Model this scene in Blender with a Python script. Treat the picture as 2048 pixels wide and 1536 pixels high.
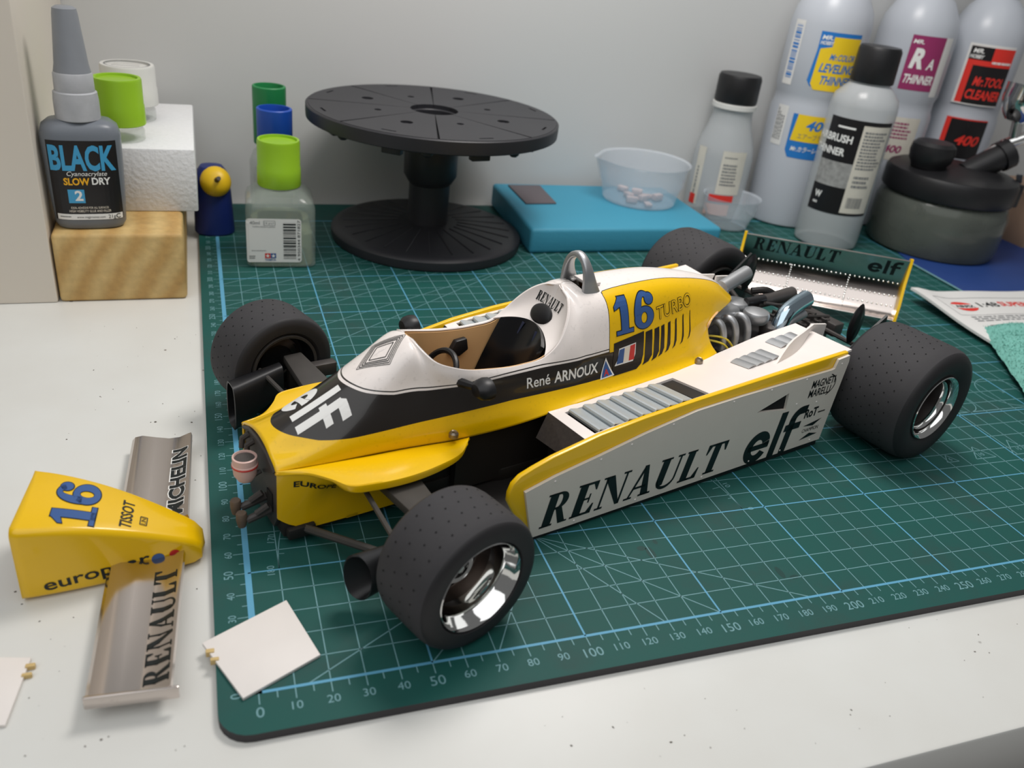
import bpy, bmesh, math, random
import numpy as np
from mathutils import Vector, Matrix
from mathutils.bvhtree import BVHTree
from mathutils.geometry import tessellate_polygon

random.seed(7)
S = 0.001                      # everything below is written in millimetres
PI = math.pi
for o in list(bpy.data.objects):
    bpy.data.objects.remove(o)
scene = bpy.context.scene
COL = scene.collection

# ------------------------------------------------------------------ camera
cam_data = bpy.data.cameras.new('camera')
cam = bpy.data.objects.new('camera', cam_data)
COL.objects.link(cam)
Rw = ((0.94325096, -0.31398374, 0.10812876),      # camera right
      (-0.06207995, -0.48659375, -0.87141987),    # camera down
      (0.32622646, 0.81525501, -0.47847212))      # camera forward
cam.matrix_world = Matrix((
    (Rw[0][0], -Rw[1][0], -Rw[2][0], -5.326 * S),
    (Rw[0][1], -Rw[1][1], -Rw[2][1], -174.207 * S),
    (Rw[0][2], -Rw[1][2], -Rw[2][2], 196.849 * S),
    (0, 0, 0, 1)))
cam_data.sensor_width = 36.0
cam_data.lens = 1699.545 / 2048 * 36.0
cam_data.clip_start = 0.01
cam_data.clip_end = 20
cam_data.dof.use_dof = True
cam_data.dof.focus_distance = 0.345
cam_data.dof.aperture_fstop = 15.0
scene.camera = cam

# ------------------------------------------------------------------ light
world = bpy.data.worlds.new('world')
scene.world = world
world.use_nodes = True
bg = world.node_tree.nodes['Background']
bg.inputs[0].default_value = (0.88, 0.88, 0.88, 1)
bg.inputs[1].default_value = 0.18


def area(name, loc, target, size, power, color, size_y=None):
    d = bpy.data.lights.new(name, 'AREA')
    d.energy = power
    d.color = color
    d.size = size * S
    if size_y:
        d.shape = 'RECTANGLE'
        d.size_y = size_y * S
    o = bpy.data.objects.new(name, d)
    COL.objects.link(o)
    o.location = Vector(loc) * S
    dr = (Vector(target) - Vector(loc))
    o.rotation_euler = dr.to_track_quat('-Z', 'Y').to_euler()
    return o


area('desk_lamp', (235, 225, 500), (190, 170, 0), 170, 2.05, (1.0, 0.955, 0.92))
area('ceiling_fill', (-300, -500, 1300), (60, 100, 0), 1900, 15.0, (0.98, 0.99, 1.0))  # unseen fill light added from front left, oversized to soften chrome reflections

vs = scene.view_settings
vs.view_transform = 'Standard'
vs.look = 'None'
vs.exposure = -0.16
vs.gamma = 1.0
vs.use_curve_mapping = False


# ------------------------------------------------------------------ materials
def lin(r, g, b):
    f = lambda c: c / 12.92 if c <= 0.04045 else ((c + 0.055) / 1.055) ** 2.4
    return (f(r / 255), f(g / 255), f(b / 255), 1)


def mat(name, rgb, rough=0.5, metal=0.0, trans=0.0, ior=1.45, alpha=1.0, coat=0.0, bump=None, noise=None, spec=0.5, sss=0.0):
    """rgb in sRGB 0-255; noise=(scale, amount) varies the colour; bump=(scale, strength, distance mm)"""
    m = bpy.data.materials.new(name)
    m.use_nodes = True
    nt = m.node_tree
    p = nt.nodes['Principled BSDF']
    c = lin(*rgb)
    p.inputs['Base Color'].default_value = c
    p.inputs['Roughness'].default_value = rough
    p.inputs['Metallic'].default_value = metal
    p.inputs['Transmission Weight'].default_value = trans
    p.inputs['IOR'].default_value = ior
    p.inputs['Alpha'].default_value = alpha
    p.inputs['Coat Weight'].default_value = coat
    p.inputs['Specular IOR Level'].default_value = spec
    if sss:
        p.inputs['Subsurface Weight'].default_value = sss
        p.inputs['Subsurface Radius'].default_value = (0.002, 0.002, 0.002)
        p.inputs['Subsurface Scale'].default_value = 1.0
    tc = nt.nodes.new('ShaderNodeTexCoord')
    if noise:
        n = nt.nodes.new('ShaderNodeTexNoise')
        n.inputs['Scale'].default_value = noise[0]
        n.inputs['Detail'].default_value = 5
        nt.links.new(tc.outputs['Object'], n.inputs['Vector'])
        r = nt.nodes.new('ShaderNodeMix')
        r.data_type = 'RGBA'
        r.inputs[6].default_value = tuple(max(0, x * (1 - noise[1])) for x in c[:3]) + (1,)
        r.inputs[7].default_value = tuple(min(1, x * (1 + noise[1])) for x in c[:3]) + (1,)
        nt.links.new(n.outputs['Fac'], r.inputs[0])
        nt.links.new(r.outputs[2], p.inputs['Base Color'])
    if bump:
        n = nt.nodes.new('ShaderNodeTexNoise')
        n.inputs['Scale'].default_value = bump[0]
        n.inputs['Detail'].default_value = 3
        nt.links.new(tc.outputs['Object'], n.inputs['Vector'])
        b = nt.nodes.new('ShaderNodeBump')
        b.inputs['Strength'].default_value = bump[1]
        b.inputs['Distance'].default_value = bump[2] * S
        nt.links.new(n.outputs['Fac'], b.inputs['Height'])
        nt.links.new(b.outputs['Normal'], p.inputs['Normal'])
    return m


M = {}
M['yellow'] = mat('yellow_paint', (240, 192, 2), 0.28, coat=0.3, noise=(60, 0.05))
M['white'] = mat('white_paint', (238, 230, 225), 0.33, coat=0.2, noise=(90, 0.03))
M['white_matt'] = mat('white_plastic', (232, 226, 221), 0.5, noise=(90, 0.04))
M['plate'] = mat('plate_white', (222, 214, 204), 0.42, noise=(120, 0.03))
M['black'] = mat('black_paint', (34, 30, 27), 0.3, noise=(200, 0.15))
M['ink'] = mat('decal_black', (16, 24, 26), 0.4)
M['inkwhite'] = mat('decal_white', (235, 235, 232), 0.4)
M['inkblue'] = mat('decal_blue', (54, 90, 148), 0.4)
M['inkred'] = mat('decal_red', (205, 50, 45), 0.4)
M['inkyellow'] = mat('decal_yellow', (240, 192, 2), 0.35)
M['worn'] = mat('worn_label', (150, 150, 148), 0.55, noise=(260, .6))
M['inkgrey'] = mat('decal_grey', (120, 122, 124), 0.5)
M['inkcream'] = mat('decal_cream', (232, 222, 205), 0.45)
M['rubber'] = mat('tyre_rubber', (62, 61, 63), 0.78, noise=(45, 0.2), bump=(900, 0.25, 0.15), spec=0.35)
M['rubber_dark'] = mat('sidewall_rubber', (36, 35, 37), 0.6, noise=(80, 0.15), bump=(700, 0.2, 0.1))
M['pit'] = mat('tread_pit', (14, 14, 15), 0.9)
M['chrome'] = mat('chrome', (232, 232, 230), 0.07, 1.0)
M['chrome_wing'] = mat('chrome_wing', (206, 196, 190), 0.15, 1.0)
M['chrome_blue'] = mat('chrome_blue', (196, 216, 230), 0.12, 1.0)
M['silver'] = mat('silver_paint', (176, 178, 180), 0.38, 0.75, noise=(300, 0.06))
M['louvre'] = mat('louvre_silver', (186, 193, 196), 0.42, 0.35, noise=(300, 0.05))
M['black_plastic'] = mat('black_plastic', (27, 27, 29), 0.42, noise=(150, 0.15))
M['gunmetal'] = mat('gunmetal', (74, 70, 68), 0.5, 0.3, noise=(140, 0.25))
M['dark'] = mat('chassis_dark', (30, 27, 26), 0.6, noise=(90, 0.3))
M['hubmetal'] = mat('hub_metal', (128, 118, 112), 0.28, 1.0, noise=(300, .15))
M['hubdark'] = mat('hub_dark', (40, 32, 30), 0.45, noise=(200, 0.3))
M['arm'] = mat('arm_grey', (66, 63, 60), 0.55, noise=(160, 0.2))
M['tan'] = mat('tub_inside', (214, 170, 118), 0.55, noise=(40, 0.15))
M['seat'] = mat('seat_black', (14, 14, 16), 0.18)
M['belt'] = mat('belt_blue', (30, 36, 62), 0.6)
M['screw'] = mat('screw_steel', (140, 128, 112), 0.35, 0.8)
M['pink'] = mat('cup_pink', (224, 188, 178), 0.4)
M['pedal'] = mat('pedal_brown', (104, 88, 74), 0.55, noise=(200, 0.25))
M['radiator'] = mat('radiator_dark', (48, 42, 39), 0.7, noise=(800, 0.5))
M['wire'] = mat('wire_yellow', (214, 190, 60), 0.4)
M['blot'] = mat('blot_green', (16, 62, 58), 0.45)
M['mat_side'] = mat('mat_core', (58, 56, 58), 0.7, noise=(60, 0.1))
M['line'] = mat('mat_print', (92, 160, 192), 0.55)
M['line2'] = mat('mat_print_thin', (112, 156, 162), 0.55)
M['wall'] = mat('wall_paint', (206, 207, 206), 0.55, noise=(3, 0.02))
M['board'] = mat('cabinet_white', (224, 216, 204), 0.5, noise=(8, 0.03))
M['foam'] = mat('foam_white', (226, 227, 228), 0.8, bump=(420, 0.5, .9), noise=(320, 0.06))
M['greencap'] = mat('cap_green', (160, 206, 44), 0.35, trans=0.2, sss=0.25)
M['glass'] = mat('clear_glass', (190, 202, 192), 0.06, alpha=0.26, spec=.8)
M['liquid'] = mat('clear_liquid', (152, 164, 134), 0.1, alpha=0.5)
M['clearplastic'] = mat('clear_plastic', (214, 222, 230), 0.12, alpha=0.30, spec=.8)
M['milky'] = mat('milky_plastic', (192, 197, 205), 0.3, alpha=.92)
M['milky2'] = mat('frosted_plastic', (204, 208, 210), 0.2, alpha=0.62)
M['capwhite'] = mat('cap_white', (216, 216, 212), 0.5, noise=(140, .06))
M['paper'] = mat('label_paper', (224, 223, 220), 0.6)
M['paper2'] = mat('label_dirty', (214, 209, 196), 0.6, noise=(200, 0.08))
M['glue_body'] = mat('glue_plastic', (112, 118, 126), 0.35, noise=(70, 0.08))
M['glue_cap'] = mat('glue_cap', (176, 178, 182), 0.4, noise=(120, 0.25))
M['glue_tip'] = mat('glue_tip', (134, 138, 144), 0.4, noise=(60, 0.15))
M['labelblack'] = mat('label_black', (26, 24, 26), 0.4)
M['skyblue'] = mat('label_skyblue', (66, 158, 204), 0.4)
M['amber'] = mat('label_amber', (240, 178, 30), 0.4)
M['bluecap'] = mat('cap_blue', (24, 74, 170), 0.4)
M['grncap2'] = mat('cap_darkgreen', (34, 128, 72), 0.4)
M['navy'] = mat('navy_plastic', (22, 40, 104), 0.42)
M['lemon'] = mat('lemon_plastic', (228, 186, 28), 0.4)
M['stand'] = mat('stand_black', (44, 44, 48), 0.45, noise=(60, 0.12), spec=0.4)
M['sponge'] = mat('block_cyan', (62, 146, 174), 0.6, bump=(500, 0.3, 0.4), noise=(40, 0.04))
M['patch'] = mat('patch_grey', (98, 92, 96), 0.85, bump=(900, 0.4, 0.3))
M['lblue'] = mat('label_blue', (40, 120, 196), 0.45)
M['lyellow'] = mat('label_yellow', (240, 204, 40), 0.45)
M['lmagenta'] = mat('label_magenta', (150, 50, 100), 0.45)
M['lred'] = mat('label_red', (224, 54, 44), 0.45)
M['potglass'] = mat('smoked_glass', (120, 126, 118), 0.12, trans=0.55, ior=1.3, noise=(40, 0.3))
M['cloth'] = mat('cloth_mint', (122, 186, 174), 0.95, bump=(600, 1.0, 1.2), noise=(400, 0.12))
M['bluesheet'] = mat('sheet_blue', (34, 62, 122), 0.5, noise=(60, 0.1))
M['floorm'] = mat('floor_brown', (104, 90, 80), 0.6, noise=(12, 0.15))
M['brown'] = mat('box_brown', (150, 124, 104), 0.7, noise=(20, 0.15))
M['bits'] = mat('bits_pink', (216, 192, 186), 0.6, noise=(300, 0.3))
M['grime'] = mat('grime', (96, 88, 78), 0.8)
M['goldtrim'] = mat('sprue_gold', (206, 178, 120), 0.5)


def stripe_material(name, c1, c2, scale, axis=0, rough=0.6):
    """end-grain wood: growth bands"""
    m = mat(name, c1, rough, bump=(160, 0.5, 0.8))
    nt = m.node_tree
    p = nt.nodes['Principled BSDF']
    tc = nt.nodes.new('ShaderNodeTexCoord')
    mp = nt.nodes.new('ShaderNodeMapping')
    mp.inputs['Rotation'].default_value = (0, math.radians(-28), 0)
    w = nt.nodes.new('ShaderNodeTexWave')
    w.inputs['Scale'].default_value = scale
    w.inputs['Distortion'].default_value = 2.2
    w.inputs['Detail'].default_value = 3
    w.inputs['Detail Scale'].default_value = 1.5
    n = nt.nodes.new('ShaderNodeTexNoise')
    n.inputs['Scale'].default_value = 260
    nt.links.new(tc.outputs['Object'], mp.inputs['Vector'])
    nt.links.new(mp.outputs['Vector'], w.inputs['Vector'])
    nt.links.new(tc.outputs['Object'], n.inputs['Vector'])
    a = nt.nodes.new('ShaderNodeMix'); a.data_type = 'RGBA'
    a.inputs[6].default_value = lin(*c1); a.inputs[7].default_value = lin(*c2)
    nt.links.new(w.outputs['Fac'], a.inputs[0])
    b = nt.nodes.new('ShaderNodeMix'); b.data_type = 'RGBA'; b.blend_type = 'MULTIPLY'
    b.inputs[0].default_value = 0.35
    nt.links.new(a.outputs[2], b.inputs[6]); nt.links.new(n.outputs['Fac'], b.inputs[7])
    nt.links.new(b.outputs[2], p.inputs['Base Color'])
    return m


M['wood'] = stripe_material('wood_endgrain', (222, 190, 128), (202, 162, 98), 24)


def desk_material():
    m = mat('desk_laminate', (222, 221, 214), 0.38)
    nt = m.node_tree
    p = nt.nodes['Principled BSDF']
    tc = nt.nodes.new('ShaderNodeTexCoord')
    v = nt.nodes.new('ShaderNodeTexVoronoi'); v.inputs['Scale'].default_value = 42
    n = nt.nodes.new('ShaderNodeTexNoise'); n.inputs['Scale'].default_value = 18; n.inputs['Detail'].default_value = 6
    n2 = nt.nodes.new('ShaderNodeTexNoise'); n2.inputs['Scale'].default_value = 240
    for x in (v, n, n2):
        nt.links.new(tc.outputs['Object'], x.inputs['Vector'])
    # specks: small voronoi cores, broken up by fine noise
    lt = nt.nodes.new('ShaderNodeMath'); lt.operation = 'MULTIPLY_ADD'
    nt.links.new(n2.outputs['Fac'], lt.inputs[0]); lt.inputs[1].default_value = 0.12
    nt.links.new(v.outputs['Distance'], lt.inputs[2])
    rmp = nt.nodes.new('ShaderNodeMapRange')
    rmp.inputs['From Min'].default_value = 0.075; rmp.inputs['From Max'].default_value = 0.10
    nt.links.new(lt.outputs[0], rmp.inputs['Value'])
    a = nt.nodes.new('ShaderNodeMix'); a.data_type = 'RGBA'
    a.inputs[6].default_value = lin(120, 112, 104); a.inputs[7].default_value = lin(223, 224, 220)
    nt.links.new(rmp.outputs['Result'], a.inputs[0])
    b = nt.nodes.new('ShaderNodeMix'); b.data_type = 'RGBA'
    b.inputs[6].default_value = lin(209, 207, 200); b.inputs[7].default_value = lin(226, 228, 225)
    nt.links.new(n.outputs['Fac'], b.inputs[0])
    c = nt.nodes.new('ShaderNodeMix'); c.data_type = 'RGBA'; c.blend_type = 'DARKEN'
    c.inputs[0].default_value = 1.0
    nt.links.new(a.outputs[2], c.inputs[6]); nt.links.new(b.outputs[2], c.inputs[7])
    nt.links.new(c.outputs[2], p.inputs['Base Color'])
    return m


M['desk'] = desk_material()


def mat_top_material():
    m = mat('mat_green', (28, 100, 88), 0.6, bump=(1500, 0.25, 0.1), spec=.35)
    nt = m.node_tree
    p = nt.nodes['Principled BSDF']
    tc = nt.nodes.new('ShaderNodeTexCoord')
    n = nt.nodes.new('ShaderNodeTexNoise'); n.inputs['Scale'].default_value = 26; n.inputs['Detail'].default_value = 7
    n.inputs['Roughness'].default_value = 0.65
    nt.links.new(tc.outputs['Object'], n.inputs['Vector'])
    r = nt.nodes.new('ShaderNodeValToRGB')
    e = r.color_ramp.elements
    e[0].position = 0.30; e[0].color = lin(40, 74, 70)
    e[1].position = 0.62; e[1].color = lin(22, 82, 76)
    x = e.new(0.46); x.color = lin(28, 80, 75)
    nt.links.new(n.outputs['Fac'], r.inputs[0])
    nt.links.new(r.outputs[0], p.inputs['Base Color'])
    return m


M['mat'] = mat_top_material()


# ------------------------------------------------------------------ mesh helpers
def obj(name, vf, m, parent=None, smooth=35, kind=None, label=None, loc=None, rz=0, matidx=None):
    """link one mesh object; vf = (verts in mm, faces)"""
    me = bpy.data.meshes.new(name)
    v = [(a * S, b * S, c * S) for a, b, c in vf[0]]
    me.from_pydata(v, [], vf[1])
    for k in (m if isinstance(m, (list, tuple)) else [m]):
        me.materials.append(M[k] if isinstance(k, str) else k)
    me.validate()
    if smooth:
        me.polygons.foreach_set('use_smooth', [True] * len(me.polygons))
        me.set_sharp_from_angle(angle=math.radians(smooth))
    if matidx is not None:
        me.polygons.foreach_set('material_index', matidx)
    me.update()
    o = bpy.data.objects.new(name, me)
    COL.objects.link(o)
    if parent is not None:
        o.parent = parent
    if loc is not None:
        o.location = Vector(loc) * S
    if rz:
        o.rotation_euler.z = rz
    if kind:
        o['kind'] = kind
    if label:
        o['label'] = label
    return o


def empty(name, loc=(0, 0, 0), rz=0, label=None, cat=None, group=None):
    o = bpy.data.objects.new(name, None)
    COL.objects.link(o)
    o.empty_display_size = 0.01
    o.location = Vector(loc) * S
    o.rotation_euler.z = rz
    return tag(o, label, cat, group)


def tag(o, label=None, cat=None, group=None, kind=None):
    if label: o['label'] = label
    if cat: o['category'] = cat
    if group: o['group'] = group
    if kind: o['kind'] = kind
    return o


def join(*parts):
    V, F = [], []
    for v, f in parts:
        k = len(V)
        V += list(v)
        F += [tuple(i + k for i in q) for q in f]
    return V, F


def xf(vf, f):
    return [f(*p) for p in vf[0]], vf[1]


def move(vf, dx, dy, dz):
    return xf(vf, lambda x, y, z: (x + dx, y + dy, z + dz))


def flip(vf):
    return vf[0], [tuple(reversed(q)) for q in vf[1]]


def bm_out(bm):
    bmesh.ops.recalc_face_normals(bm, faces=bm.faces)
    bm.verts.index_update()
    r = [tuple(v.co) for v in bm.verts], [tuple(v.index for v in f.verts) for f in bm.faces]
    bm.free()
    return r


def bm_in(vf):
    bm = bmesh.new()
    vs_ = [bm.verts.new(p) for p in vf[0]]
    for q in vf[1]:
        try:
            bm.faces.new([vs_[i] for i in q])
        except ValueError:
            pass
    return bm


def bevel(vf, w, seg=2, ang=30):
    bm = bm_in(vf)
    bmesh.ops.remove_doubles(bm, verts=bm.verts, dist=1e-5)
    bmesh.ops.recalc_face_normals(bm, faces=bm.faces)
    es = [e for e in bm.edges if len(e.link_faces) == 2 and e.calc_face_angle(0) > math.radians(ang)]
    bmesh.ops.bevel(bm, geom=es, offset=w, segments=seg, profile=0.5, affect='EDGES', clamp_overlap=True)
    return bm_out(bm)


def box(x0, x1, y0, y1, z0, z1, b=0, seg=2):
    v = [(x, y, z) for z in (z0, z1) for y in (y0, y1) for x in (x0, x1)]
    f = [(0, 2, 3, 1), (4, 5, 7, 6), (0, 1, 5, 4), (2, 6, 7, 3), (0, 4, 6, 2), (1, 3, 7, 5)]
    return bevel((v, f), b, seg) if b else (v, f)


def prism(pts, z0, z1, b=0, seg=2, holes=()):
    """polygon in xy extruded in z"""
    loops = [list(pts)] + [list(h) for h in holes]
    flat = [p for l in loops for p in l]
    tris = tessellate_polygon([[Vector((p[0], p[1], 0)) for p in l] for l in loops]) if (holes or True) else None
    n = len(flat)
    V = [(p[0], p[1], z0) for p in flat] + [(p[0], p[1], z1) for p in flat]
    F = []
    if holes:
        for t in tris:
            F.append(tuple(t)); F.append(tuple(i + n for i in reversed(t)))
    else:
        F.append(tuple(range(n))); F.append(tuple(range(2 * n - 1, n - 1, -1)))
    k = 0
    for l in loops:
        m_ = len(l)
        for i in range(m_):
            j = (i + 1) % m_
            F.append((k + i, k + j, k + j + n, k + i + n))
        k += m_
    bm = bm_in((V, F))
    bmesh.ops.recalc_face_normals(bm, faces=bm.faces)
    if b:
        es = [e for e in bm.edges if len(e.link_faces) == 2 and e.calc_face_angle(0) > math.radians(30)]
        bmesh.ops.bevel(bm, geom=es, offset=b, segments=seg, profile=0.5, affect='EDGES', clamp_overlap=True)
    return bm_out(bm)


def lathe(prof, n=40, ax='z', sx=1.0, sy=1.0, close=True):
    """prof: list of (r, h); revolved about z"""
    V, F = [], []
    k = len(prof)
    for i in range(n):
        a = 2 * PI * i / n
        c, s = math.cos(a), math.sin(a)
        for r, h in prof:
            V.append((r * c * sx, r * s * sy, h))
    for i in range(n):
        j = (i + 1) % n
        for q in range(k - 1):
            F.append((i * k + q, j * k + q, j * k + q + 1, i * k + q + 1))
    if ax == 'y':      # axis along -y (outwards to the viewer's side)
        V = [(x, -h, y) for x, y, h in V]
    elif ax == 'x':
        V = [(h, x, y) for x, y, h in V]
    return clean((V, F))


def clean(vf):
    bm = bm_in(vf)
    bmesh.ops.remove_doubles(bm, verts=bm.verts, dist=1e-4)
    bmesh.ops.dissolve_degenerate(bm, edges=bm.edges, dist=1e-5)
    return bm_out(bm)


def smooth_path(pts, n=8):
    P = [Vector(p) for p in pts]
    if len(P) < 3:
        return P
    out = []
    for i in range(len(P) - 1):
        p0 = P[i - 1] if i else P[0] * 2 - P[1]
        p1, p2 = P[i], P[i + 1]
        p3 = P[i + 2] if i + 2 < len(P) else P[-1] * 2 - P[-2]
        for j in range(n):
            t = j / n
            out.append(0.5 * ((2 * p1) + (-p0 + p2) * t + (2 * p0 - 5 * p1 + 4 * p2 - p3) * t * t + (-p0 + 3 * p1 - 3 * p2 + p3) * t ** 3))
    out.append(P[-1])
    return out


def tube(pts, r, seg=10, smooth=0, caps=True, flat=1.0):
    P = smooth_path(pts, smooth) if smooth else [Vector(p) for p in pts]
    rs = r if isinstance(r, (list, tuple)) else None
    n = len(P)
    V, F = [], []
    up = Vector((0, 0, 1))
    prev = None
    for i, p in enumerate(P):
        t = (P[min(i + 1, n - 1)] - P[max(i - 1, 0)]).normalized()
        if prev is None:
            u = up.cross(t)
            if u.length < 0.1:
                u = Vector((1, 0, 0)).cross(t)
            u.normalize()
        else:
            u = (prev - t * prev.dot(t)).normalized()
        prev = u
        w = t.cross(u)
        rr = rs[0] + (rs[1] - rs[0]) * i / (n - 1) if rs else r
        for k in range(seg):
            a = 2 * PI * k / seg
            q = p + u * math.cos(a) * rr + w * math.sin(a) * rr * flat
            V.append(tuple(q))
    for i in range(n - 1):
        for k in range(seg):
            j = (k + 1) % seg
            F.append((i * seg + k, i * seg + j, (i + 1) * seg + j, (i + 1) * seg + k))
    if caps:
        F.append(tuple(reversed(range(seg))))
        F.append(tuple(range((n - 1) * seg, n * seg)))
    return V, F


def grid(rows):
    """rows: list of equally long point lists"""
    k = len(rows[0])
    V = [p for r in rows for p in r]
    F = []
    for i in range(len(rows) - 1):
        for j in range(k - 1):
            F.append((i * k + j, i * k + j + 1, (i + 1) * k + j + 1, (i + 1) * k + j))
    return V, F


def solid(rows, t):
    """closed sheet of thickness t from a grid of points (thickness along the local normal)"""
    v, f = grid(rows)
    bm = bm_in((v, f))
    bmesh.ops.recalc_face_normals(bm, faces=bm.faces)
    bm.normal_update()
    bmesh.ops.solidify(bm, geom=bm.faces[:], thickness=t)
    return bm_out(bm)


def thick(pts3, off):
    """polygon given in 3D, extruded by vector off"""
    n = len(pts3)
    V = [tuple(p) for p in pts3] + [tuple(Vector(p) + Vector(off)) for p in pts3]
    F = [tuple(range(n)), tuple(range(2 * n - 1, n - 1, -1))] + [(i, (i + 1) % n, (i + 1) % n + n, i + n) for i in range(n)]
    bm = bm_in((V, F))
    bmesh.ops.recalc_face_normals(bm, faces=bm.faces)
    return bm_out(bm)


def rrect(w, h, r, n=5, cx=0, cy=0):
    out = []
    for sx, sy, a0 in ((1, -1, -90), (1, 1, 0), (-1, 1, 90), (-1, -1, 180)):
        for i in range(n + 1):
            a = math.radians(a0 + 90 * i / n)
            out.append((cx + sx * (w / 2 - r) + r * math.cos(a), cy + sy * (h / 2 - r) + r * math.sin(a)))
    return out


# ------------------------------------------------------------------ flat print: 2D shapes (mm) as (verts2d, tris)
def P2(*polys):
    V, F = [], []
    for p in polys:
        k = len(V)
        V += [tuple(q) for q in p]
        for t in tessellate_polygon([[Vector((q[0], q[1], 0)) for q in p]]):
            F.append(tuple(i + k for i in t))
    return V, F


def R2(x0, y0, x1, y1):
    return [(x0, y0), (x1, y0), (x1, y1), (x0, y1)]


def stroke(pts, w):
    """list of quads following a polyline"""
    out = []
    for (x0, y0), (x1, y1) in zip(pts[:-1], pts[1:]):
        d = math.hypot(x1 - x0, y1 - y0) or 1e-9
        ux, uy = (x1 - x0) / d * w / 2, (y1 - y0) / d * w / 2
        out.append([(x0 - uy, y0 + ux), (x0 + uy, y0 - ux), (x1 + uy, y1 - ux), (x1 - uy, y1 + ux)])
    return out


def arc(cx, cy, rx, ry, a0, a1, n=24):
    return [(cx + rx * math.cos(math.radians(a0 + (a1 - a0) * i / n)), cy + ry * math.sin(math.radians(a0 + (a1 - a0) * i / n))) for i in range(n + 1)]


def band(cx, cy, ro, ri, a0, a1, n=24):
    """ring piece as quads; ro, ri = (rx, ry)"""
    A, B = arc(cx, cy, ro[0], ro[1], a0, a1, n), arc(cx, cy, ri[0], ri[1], a0, a1, n)
    return [[A[i], A[i + 1], B[i + 1], B[i]] for i in range(n)]


def cat2(*s):
    V, F = [], []
    for v, f in s:
        k = len(V)
        V += list(v)
        F += [tuple(i + k for i in q) for q in f]
    return V, F


def T2(s, dx=0, dy=0, sx=1.0, sy=None, rot=0, shear=0):
    sy = sx if sy is None else sy
    c, q = math.cos(rot), math.sin(rot)
    out = []
    for x, y in s[0]:
        x, y = x * sx + shear * y * sy, y * sy
        out.append((x * c - y * q + dx, x * q + y * c + dy))
    return out, s[1]


_H = {}


def text(s, h, w=None, bold=0.0, shear=0.0, spacing=1.0, align='L'):
    """built-in sans type as a 2D mesh, cap height h, optional total width w"""
    def raw(t):
        cu = bpy.data.curves.new('t', 'FONT')
        cu.body = t
        cu.size = 1
        cu.offset = bold
        cu.space_character = spacing
        cu.resolution_u = 3
        o = bpy.data.objects.new('t', cu)
        COL.objects.link(o)
        dg = bpy.context.evaluated_depsgraph_get()
        me = bpy.data.meshes.new_from_object(o.evaluated_get(dg))
        V = [(v.co.x, v.co.y) for v in me.vertices]
        F = [tuple(p.vertices) for p in me.polygons]
        bpy.data.objects.remove(o)
        bpy.data.meshes.remove(me)
        bpy.data.curves.remove(cu)
        return V, F
    if bold not in _H:
        v, f = raw('H')
        _H[bold] = (min(p[1] for p in v), max(p[1] for p in v))
    lo, hi = _H[bold]
    V, F = raw(s)
    k = h / (hi - lo)
    x0, x1 = min(p[0] for p in V), max(p[0] for p in V)
    kx = (w / (x1 - x0)) if w else k
    V = [((x - x0) * kx + shear * (y - lo) * k, (y - lo) * k) for x, y in V]
    if align == 'C':
        m_ = (x1 - x0) * kx / 2
        V = [(x - m_, y) for x, y in V]
    return V, F


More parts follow.
